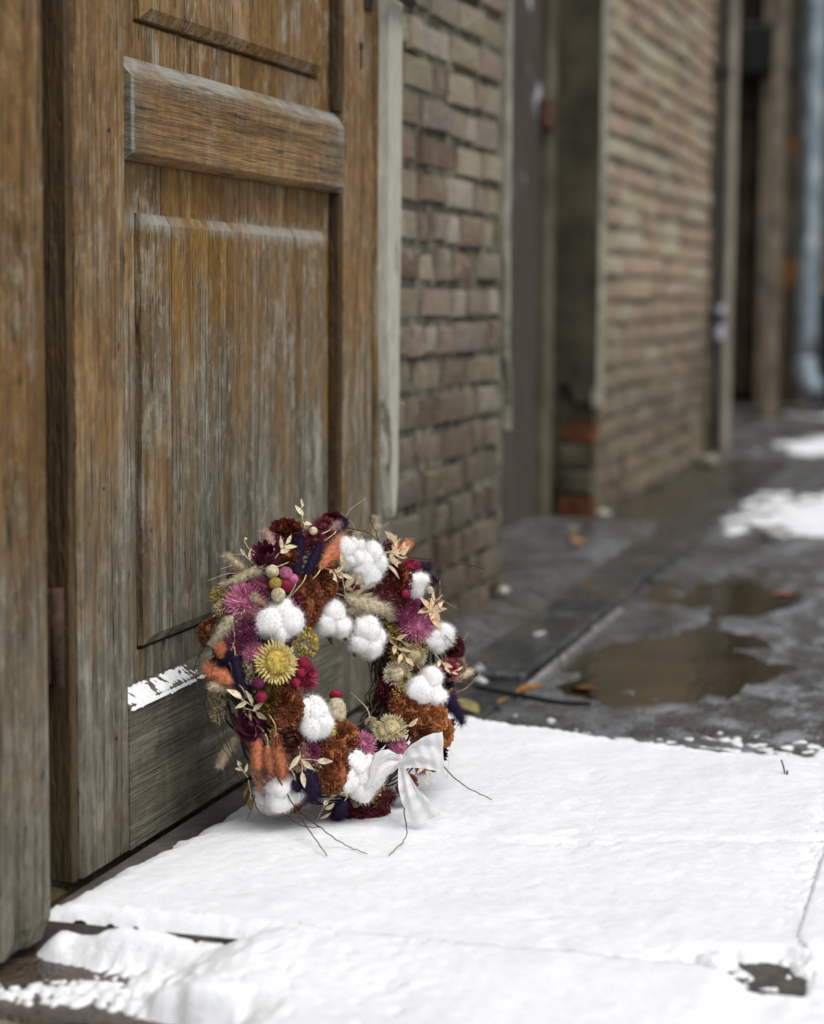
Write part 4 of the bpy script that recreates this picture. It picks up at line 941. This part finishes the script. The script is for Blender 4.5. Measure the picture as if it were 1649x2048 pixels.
def petal_ring(B, p, r_, u_, n_, m, r0, r1, w_, el0, el1, rk, off=0., pt=.25, cup=0.):
    for k in range(m):
        a = (k+off)*2*math.pi/m+rk.uniform(-.5,.5)*2/m; d = r_*math.cos(a)+u_*math.sin(a); sd = np.cross(n_, d)
        R1 = r1*rk.uniform(.88,1.1); e0, e1 = el0+rk.uniform(-.06,.06), el1+rk.uniform(-.15,.15)
        q = p+d*r0; V = []; st = 4; L = R1-r0
        for i in range(st+1):
            t = i/st; e = e0+(e1-e0)*t
            if i: q = q+(d*math.cos(e)+n_*math.sin(e))*L/st
            ww = w_*(.55+.9*t-.2*t*t) if t < .7 else w_*(1.1-(t-.7)/.3*(1.1-pt))
            V += [q-sd*ww+n_*cup*ww, q, q+sd*ww+n_*cup*ww]
        B.add(V, [[i*3+j, (i+1)*3+j, (i+1)*3+j+1, i*3+j+1] for i in range(st) for j in (0,1)])
def straw(p, n, s, col, seed):
    rk = random.Random(seed); r_, u_, n_ = frame(n); B = MB()
    p = p-n_*s*.35
    V, F = blob(2, seed, .0); B.add(p+(V*(s*.62, s*.62, s*.5))@np.array([r_,u_,n_]), F)
    closed = col in ('maroon','brown','black')
    if closed:
        for lv, (m, r1, e0, e1) in enumerate([(15,.95,.35,1.3),(14,.92,.7,1.75),(11,.80,1.0,2.2),(8,.62,1.2,2.5)]):
            petal_ring(B, p, r_, u_, n_, m, s*.25, s*(r1+.25)*1.05, s*.16, e0, e1, rk, lv*.5, .2, .35)
    else:
        for lv, (m, r1, e0, e1) in enumerate([(30,1.06,-.1,.0),(30,1.02,.2,.30),(28,.98,.5,.62),(24,.92,.8,.95),(20,.84,1.05,1.2),(16,.78,1.25,1.4),(10,.72,1.45,1.55)]):
            petal_ring(B, p, r_, u_, n_, m, s*.14, s*r1*1.05, s*.052, e0, e1, rk, lv*.5, .12, .4)
    f_ = B.build('strawflower', fmat(col, 'petal', .35, .5) if closed else fmat(col, 'petal', .2, .6), wr, org=p, smooth=True)
    if not closed:
        nf = 90; d = sph(nf); d = d[d[:,2] > .3]; D = d@np.array([r_,u_,n_])
        V, F = fuzz(p+D*s*.55, D+sph(len(D))*.25, NR.uniform(.35,.52,len(D))*s, s*.022); mk('floret_tips', V, F, fmat(col, 'tip'), f_, org=p)
def sunny(p, n, s, col, seed):
    rk = random.Random(seed); r_, u_, n_ = frame(n); B = MB()
    for lv, (m, r1, e0, e1) in enumerate([(34,1.0,-.25,-.1),(32,.98,.0,.15),(28,.90,.25,.35),(24,.80,.5,.55)]):
        petal_ring(B, p, r_, u_, n_, m, s*.45, s*r1, s*.040, e0, e1, rk, lv*.5, .08, .5)
    V, F = blob(2, seed, 0.); B.add(p-n_*s*.1+(V*(s*.5,s*.5,s*.25))@np.array([r_,u_,n_]), F)
    pc = {'yellow': 'paleyellow'}.get(col, col)
    f_ = B.build('everlasting_daisy', fmat('paleyellow' if col == 'yellow' else col, 'petal', .25, .6), wr, org=p, smooth=True)
    G = MB(); V, F = blob(2, seed+3, .05); G.add(p+n_*s*.10+(V*(s*.52,s*.52,s*.22))@np.array([r_,u_,n_]), F)
    d = sph(500); d = d[d[:,2] > .05]; P = p+n_*s*.10+(d*(s*.53,s*.53,s*.23))@np.array([r_,u_,n_]); D = d@np.array([r_,u_,n_])
    G.add(*fuzz(P, D+n_*.6, NR.uniform(.05,.12,len(P))*s, s*.02)); G.build('flower_centre', fmat('mustard' if col == 'yellow' else col, 'centre'), f_, org=p)
def button(p, n, s, col, seed):
    V, F = blob(2, seed, .06); B = MB(); B.add(p+V*s*.9, F)
    k = np.arange(150); z = 1-2*(k+.5)/150; a = k*2.39996; d = np.stack([np.sqrt(1-z*z)*np.cos(a), np.sqrt(1-z*z)*np.sin(a), z], 1)
    v3, f3 = blob(1, 0, 0)
    for q in d: B.add(p+q*s*.9+v3*s*.105*(1 if s > .007 else .9), f3)
    B.build('button_flower', fmat(col, 'ball'), wr, org=p, smooth=True)
def statice(p, n, s, col, seed):
    rk = np.random.RandomState(seed); r_, u_, n_ = frame(n); B = MB(); v3, f3 = blob(1, seed, .3)
    for k in range(75):
        d = rk.normal(size=3); d /= np.linalg.norm(d); q = p+(d*(s,s*1.15,s*.8)*rk.uniform(.45,1.05))@np.array([r_,u_,n_]); e = s*rk.uniform(.08,.15)
        B.add(q+v3*e*(1,1,rk.uniform(.7,1.3)), f3)
    d = sph(160); B.add(*fuzz(p+d*s*.7, d+sph(160)*.6, NR.uniform(.2,.5,160)*s, s*.035))
    B.build('statice_cluster', fmat(col, 'floret'), wr, org=p, smooth=True)
def tail(p, q, s, col, seed):
    rk = np.random.RandomState(seed); ax = q-p; L = np.linalg.norm(ax); ax /= L
    r_, u_, _ = frame(ax); bend = r_*rk.uniform(-.06,.06)*L
    B = MB(); V, F = blob(3, seed, .05)
    t = (V[:,2]+1)/2; rad = s*.62
    c = p[None]+ax*(t*L)[:,None]+bend*np.sin(t*3.1)[:,None]
    prof = np.clip(np.sin(np.pi*np.clip(t*.94+.04,0,1))**.55, .05, 1)*(1-.25*t); hr = np.hypot(V[:,0],V[:,1])+1e-6
    B.add(c+(V[:,:1]/hr[:,None]*r_+V[:,1:2]/hr[:,None]*u_)*(rad*prof)[:,None], F)
    nf = 1500; t = rk.uniform(.02,1,nf); a = rk.uniform(0,6.283,nf); pr = np.sin(np.pi*np.clip(t*.94+.04,0,1))**.55*(1-.25*t)
    e = np.cos(a)[:,None]*r_+np.sin(a)[:,None]*u_
    P = p+ax*(t*L)[:,None]+bend*np.sin(t*3.1)[:,None]+e*(rad*pr*.95)[:,None]
    B.add(*fuzz(P, e*.75+ax*.75+rk.normal(size=(nf,3))*.25, rk.uniform(.35,.85,nf)*s, .00013))
    o = B.build('bunny_tail_grass', fmat(col, 'plume', .1), wr, org=p, smooth=True)
    mk('stem', *tube(spline([p-ax*.035+np.array(-WN)*.02, p-ax*.012, p+ax*.005], 4), .0007, 5), fmat('tan', 'stem'), o, org=p)
def sprig(p, q, ll, col, nl, seed):
    rk = random.Random(seed); ax = q-p; L = np.linalg.norm(ax); ax /= L; n_ = np.array(WN)*.7+np.array([.33,-.94,0])*.5; sd = np.cross(n_, ax); sd /= np.linalg.norm(sd); n_ = np.cross(ax, sd)
    st = mk('leaf_sprig', *tube(spline([p-ax*.01, (p+q)/2+sd*L*.05, q], 4), .0006, 5), fmat('tan', 'stem'), wr, org=p, smooth=True)
    for k in range(nl):
        t = k/max(1, nl-1); side = 1 if k % 2 else -1
        ang = side*rk.uniform(.55,.95) if k < nl-1 else rk.uniform(-.2,.2)
        if col == 'peachleaf' or (nl in (5,6) and col == 'tan'): ang = (t-.5)*3.4
        d = ax*math.cos(ang)+sd*math.sin(ang); lf = n_*math.cos(.3)+d*0; tw = rk.uniform(-.6,.6)
        s2 = np.cross(lf, d); nn = lf*math.cos(tw)+s2*math.sin(tw); s2 = np.cross(nn, d)
        l = ll*rk.uniform(.8,1.12); V, F = leafmesh(l, l*rk.uniform(.32,.42), rk.uniform(.2,.7), rk.uniform(-.25,.35), 7)
        base = p+ax*L*(t*.85) if not (col == 'peachleaf') else p+ax*L*.15*t
        W = base+V[:,:1]*d+V[:,1:2]*s2+V[:,2:]*nn
        mk('leaf', W, F, fmat(col, 'leaf', .2, .6), st, org=base, smooth=True)
def poppy(p, q, s, seed):
    ax = q-p; L = np.linalg.norm(ax); ax /= L; r_, u_, _ = frame(ax); prof = [(0,.25),(.08,.55),(.25,.92),(.45,1.0),(.65,.9),(.78,.62),(.84,.45)]
    V = []; m = 20
    for t, w_ in prof:
        for k in range(m):
            a = k*2*math.pi/m; rr = s*w_*(1+.06*math.cos(a*10)); V.append(p+ax*L*t+(r_*math.cos(a)+u_*math.sin(a))*rr)
    F = [[i*m+k, i*m+(k+1)%m, (i+1)*m+(k+1)%m, (i+1)*m+k] for i in range(len(prof)-1) for k in range(m)]+[list(range(m))[::-1], list(range((len(prof)-1)*m, len(prof)*m))]
    B = MB(); B.add(V, F); P = np.array(V)[m:-m]; c = p+ax*L*.45; B.add(*fuzz(np.repeat(P,5,0), np.repeat(P-c,5,0)+sph(len(P)*5)*.006, .0022, .0001))
    o = B.build('seed_pod', fmat('beige', 'pod'), wr, org=p, smooth=True)
    G = MB(); V, F = blob(2, 3, .1); G.add(p+ax*L*.93+(V*(s*.72,s*.72,s*.45))@np.array([r_,u_,ax]), F); d = sph(260); G.add(*fuzz(p+ax*L*.93+(d*(s*.7,s*.7,s*.45))@np.array([r_,u_,ax]), d, .0022, .00022))
    G.build('pod_crown', fmat('crimson', 'crown'), o, org=q)
for i, (k, c, a, b_, s, x) in enumerate(FLOWERS):
    p = np.array(a)+WB; q = np.array(b_)
    if k not in ('tail', 'sprig', 'button'): s *= 1.14
    if k == 'cotton': cotton(p, q, s*.96, i)
    elif k == 'celosia': celosia(p, q, s*1.05, x, c, i)
    elif k == 'straw': straw(p, q, s, c, i)
    elif k == 'sunny': sunny(p, q, s, c, i)
    elif k == 'button': button(p, q, s, c, i)
    elif k == 'statice': statice(p, q, s, c, i)
    elif k == 'tail': tail(p, q+WB, s*1.12, c, i)
    elif k == 'sprig': sprig(p, q+WB, s, c, int(x), i)
    elif k == 'poppy': poppy(p, q+WB, s, i)
# dark dried heads tucked between the larger flowers
fk = random.Random(21); FP = np.array([np.array(f[2]) for f in FLOWERS if f[0] not in ('tail','sprig')])+WB
nfill = 0
for k in range(400):
    if nfill >= 70: break
    a = fk.uniform(0, 6.283); ph = fk.uniform(-.5, 3.1); d = WT*math.cos(a)+WU*math.sin(a)
    nn = d*math.cos(ph)+WN*math.sin(ph); p = WC+d*WRR+nn*(Wr+.002)
    if nn@np.array([.33,-.94,0]) < -.1 or np.linalg.norm(FP-p, axis=1).min() < .0155: continue
    FP = np.vstack([FP, p]); nfill += 1; cc = fk.choice(['darkred','tan','plum','khaki','rust','bone','mustard','mauve','maroon','pink','plumlight','cream'])
    if cc in ('plum','brown','maroon'): straw(p, nn, fk.uniform(.011,.015), cc, 900+k)
    elif cc == 'pink': straw(p, nn, .014, 'pink', 900+k)
    elif cc in ('bone','cream'): tail(p-nn*.004-d*.012, p+nn*.012+np.cross(WN, d)*fk.uniform(-.02,.02)+d*.014, .008, 'cream', 900+k)
    elif cc in ('mustard','khaki','tan','plumlight'): statice(p, nn, fk.uniform(.010,.013), cc, 900+k)
    else: celosia(p, nn, fk.uniform(.012,.017), 1., cc, 900+k)
# ring of bent twigs
rk = random.Random(8); B = MB()
for k in range(130):
    a0 = rk.uniform(0, 6.283); sp = rk.uniform(.8, 2.6); rr = Wr*math.sqrt(rk.uniform(.02, .85)); ph = rk.uniform(0, 6.283); pts = []
    for j in range(12):
        a = a0+sp*j/11; ph2 = ph+rk.uniform(-.3,.3)+j*.12; ro = rr*rk.uniform(.9,1.1)
        d = WT*math.cos(a)+WU*math.sin(a); pts.append(WC+d*(WRR+ro*math.cos(ph2))+WN*(ro*math.sin(ph2)-.006))
    B.add(*tube(spline(pts, 2), rk.uniform(.0007,.0019), 5, False))
tag(B.build('twig_ring', M_twig, wr, smooth=True), kind='stuff')
B = MB()
for k in range(110):
    a0 = rk.uniform(-1.5,.2); sp = rk.uniform(.6,1.3); ph = rk.uniform(2.0,4.6); rr = Wr*rk.uniform(.75,1.25); pts = []
    for j in range(8):
        a = a0+sp*j/7; ro = rr*rk.uniform(.92,1.08); d = WT*math.cos(a)+WU*math.sin(a); pts.append(WC+d*(WRR+ro*math.cos(ph+j*.08))+WN*(ro*math.sin(ph+j*.08)-.004))
    B.add(*tube(spline(pts, 2), rk.uniform(.0006,.0014), 5, False))
tag(B.build('inner_twigs', M_twig, wr, smooth=True), kind='stuff')
for k in range(22):        # wispy grass ends sticking out of the ring
    a = rk.uniform(-.9, 2.6); d = WT*math.cos(a)+WU*math.sin(a); tt = np.cross(WN, d)*rk.choice([-1,1]); p0 = WC+d*(WRR+.02)+WN*rk.uniform(0,.03)
    L = rk.uniform(.035,.075); P = [p0, p0+d*L*.55+tt*L*.2, p0+d*L*.85+tt*L*.6+WN*rk.uniform(-.01,.01)]
    mk('grass_stem', *tube(spline(P, 6), np.linspace(.0004,.0002,13), 4), fmat('tan', 'stem'), wr, org=p0, smooth=True)
for wd, pts in TWIGS:
    P = np.array(pts)+WB; S = spline(P, 8); S[1:-1] += NR.normal(size=(len(S)-2,3))*.0005
    mk('twig', *tube(S, np.linspace(wd*.00065, wd*.00035, len(S)), 5), M_twig, wr, org=P[0], smooth=True)
# inner loose twigs seen through the hole
for k in range(9):
    a = rk.uniform(-1.1,.9); b0 = a+rk.uniform(1.6,3.2); e = WRR-.035
    P = [WC+(WT*math.cos(a)+WU*math.sin(a))*e+WN*rk.uniform(-.03,.03), WC+(WT*math.cos((a+b0)/2)+WU*math.sin((a+b0)/2))*e*rk.uniform(.55,.85)+WN*rk.uniform(-.03,.02), WC+(WT*math.cos(b0)+WU*math.sin(b0))*e+WN*rk.uniform(-.03,.03)]
    mk('twig', *tube(spline(P, 8), rk.uniform(.0005,.0009), 5), M_twig, wr, org=P[0], smooth=True)
# ---------------------------------------------------------------- white bow
b = NB('white_satin_ribbon'); n = b.noise(b.scale(b.obj(), (300,300,300)), 1, 2); b.bump(n, .25, .0006); M_rib = b.fin((.90,.895,.88), .7, .1)
tl = b.n('ShaderNodeBsdfTranslucent'); tl.inputs[0].default_value = (.9,.89,.87,1); tp = b.n('ShaderNodeBsdfTransparent'); mx = b.n('ShaderNodeMixShader'); mx.inputs[0].default_value = .35; mx2 = b.n('ShaderNodeMixShader'); mx2.inputs[0].default_value = .05
b.t.links.new(b.b.outputs[0], mx.inputs[1]); b.t.links.new(tl.outputs[0], mx.inputs[2]); b.t.links.new(mx.outputs[0], mx2.inputs[1]); b.t.links.new(tp.outputs[0], mx2.inputs[2]); b.t.links.new(mx2.outputs[0], b.out.inputs[0])
def ribbon(name, pts, wdir, wid, parent, nseg=10, wave=.0):
    S = spline(pts, nseg); m = len(S); V = []; nc = 21
    wd = np.array([np.array(wdir[0])*(1-i/(m-1))+np.array(wdir[1])*(i/(m-1)) for i in range(m)]); wd /= np.linalg.norm(wd, axis=1)[:, None]
    ww = np.interp(np.linspace(0,1,m), np.linspace(0,1,len(wid)), wid); tg = np.gradient(S, axis=0); tg /= np.linalg.norm(tg, axis=1)[:,None]
    for i in range(m):
        nn = np.cross(tg[i], wd[i])
        for k in range(nc):
            u = (k/(nc-1)-.5)*2; gather = 1-i/(m-1) if wave > 0 else 0
            V.append(S[i]+wd[i]*u*ww[i]+nn*(abs(wave)*(math.sin(u*5.5+i*.15)*(.35+.65*gather)+.5*math.sin(u*11+i*.4+len(name))*gather+.35*math.sin(i*.9+u*2))))
    F = gridfaces(m, nc); o = mk(name, V, F, M_rib, parent, org=S[0], smooth=True)
    return o
K = WB+np.array([.094,-.048,.0887])+np.array([.012,-.018,.0]); TO = np.array([.33,-.94,0]); RT = np.array([.94,.33,0]); UPV = np.array([0,0,1.])
def kp3(r_, u_, t_=0): return K+RT*r_+UPV*u_+TO*t_
bow = mk('ribbon_bow', *(lambda V, F: (K+(V*(.006,.009,.007))@np.array([RT,UPV,TO]), F))(*blob(3, 2, .25)), M_rib, wr, org=K, smooth=True)
ribbon('ribbon_tail', [kp3(0,.0,.004), kp3(.016,.011,.012), kp3(.034,.015,.012), kp3(.050,.013,.004)], (UPV*.9+RT*-.3, UPV*1.0+RT*-.02), [.005,.014,.021,.0245], bow, 10, .0030)
ribbon('ribbon_tail', [kp3(.002,-.004,.004), kp3(.008,-.024,.014), kp3(.018,-.042,.016), kp3(.032,-.064,.014)], (RT, RT*.9+UPV*.35), [.004,.010,.015,.018], bow, 10, .0034)
ribbon('ribbon_loop', [kp3(0,.002,.003), kp3(-.014,.004,.012), kp3(-.030,-.004,.014), kp3(-.036,-.012,.006), kp3(-.026,-.014,-.004), kp3(-.012,-.008,-.006), kp3(0,0,-.003)], (UPV, UPV+RT*.3), [.005,.014,.019,.019,.016,.010,.005], bow, 8, .003)
0 and ribbon('ribbon_loop', [kp3(0,-.002,.003), kp3(-.012,-.018,.016), kp3(-.018,-.034,.016), kp3(-.008,-.040,.004), kp3(.0,-.020,-.004), kp3(0,-.004,-.003)], (RT*.8+UPV*.5, RT), [.005,.012,.016,.015,.010,.005], bow, 8, .002)
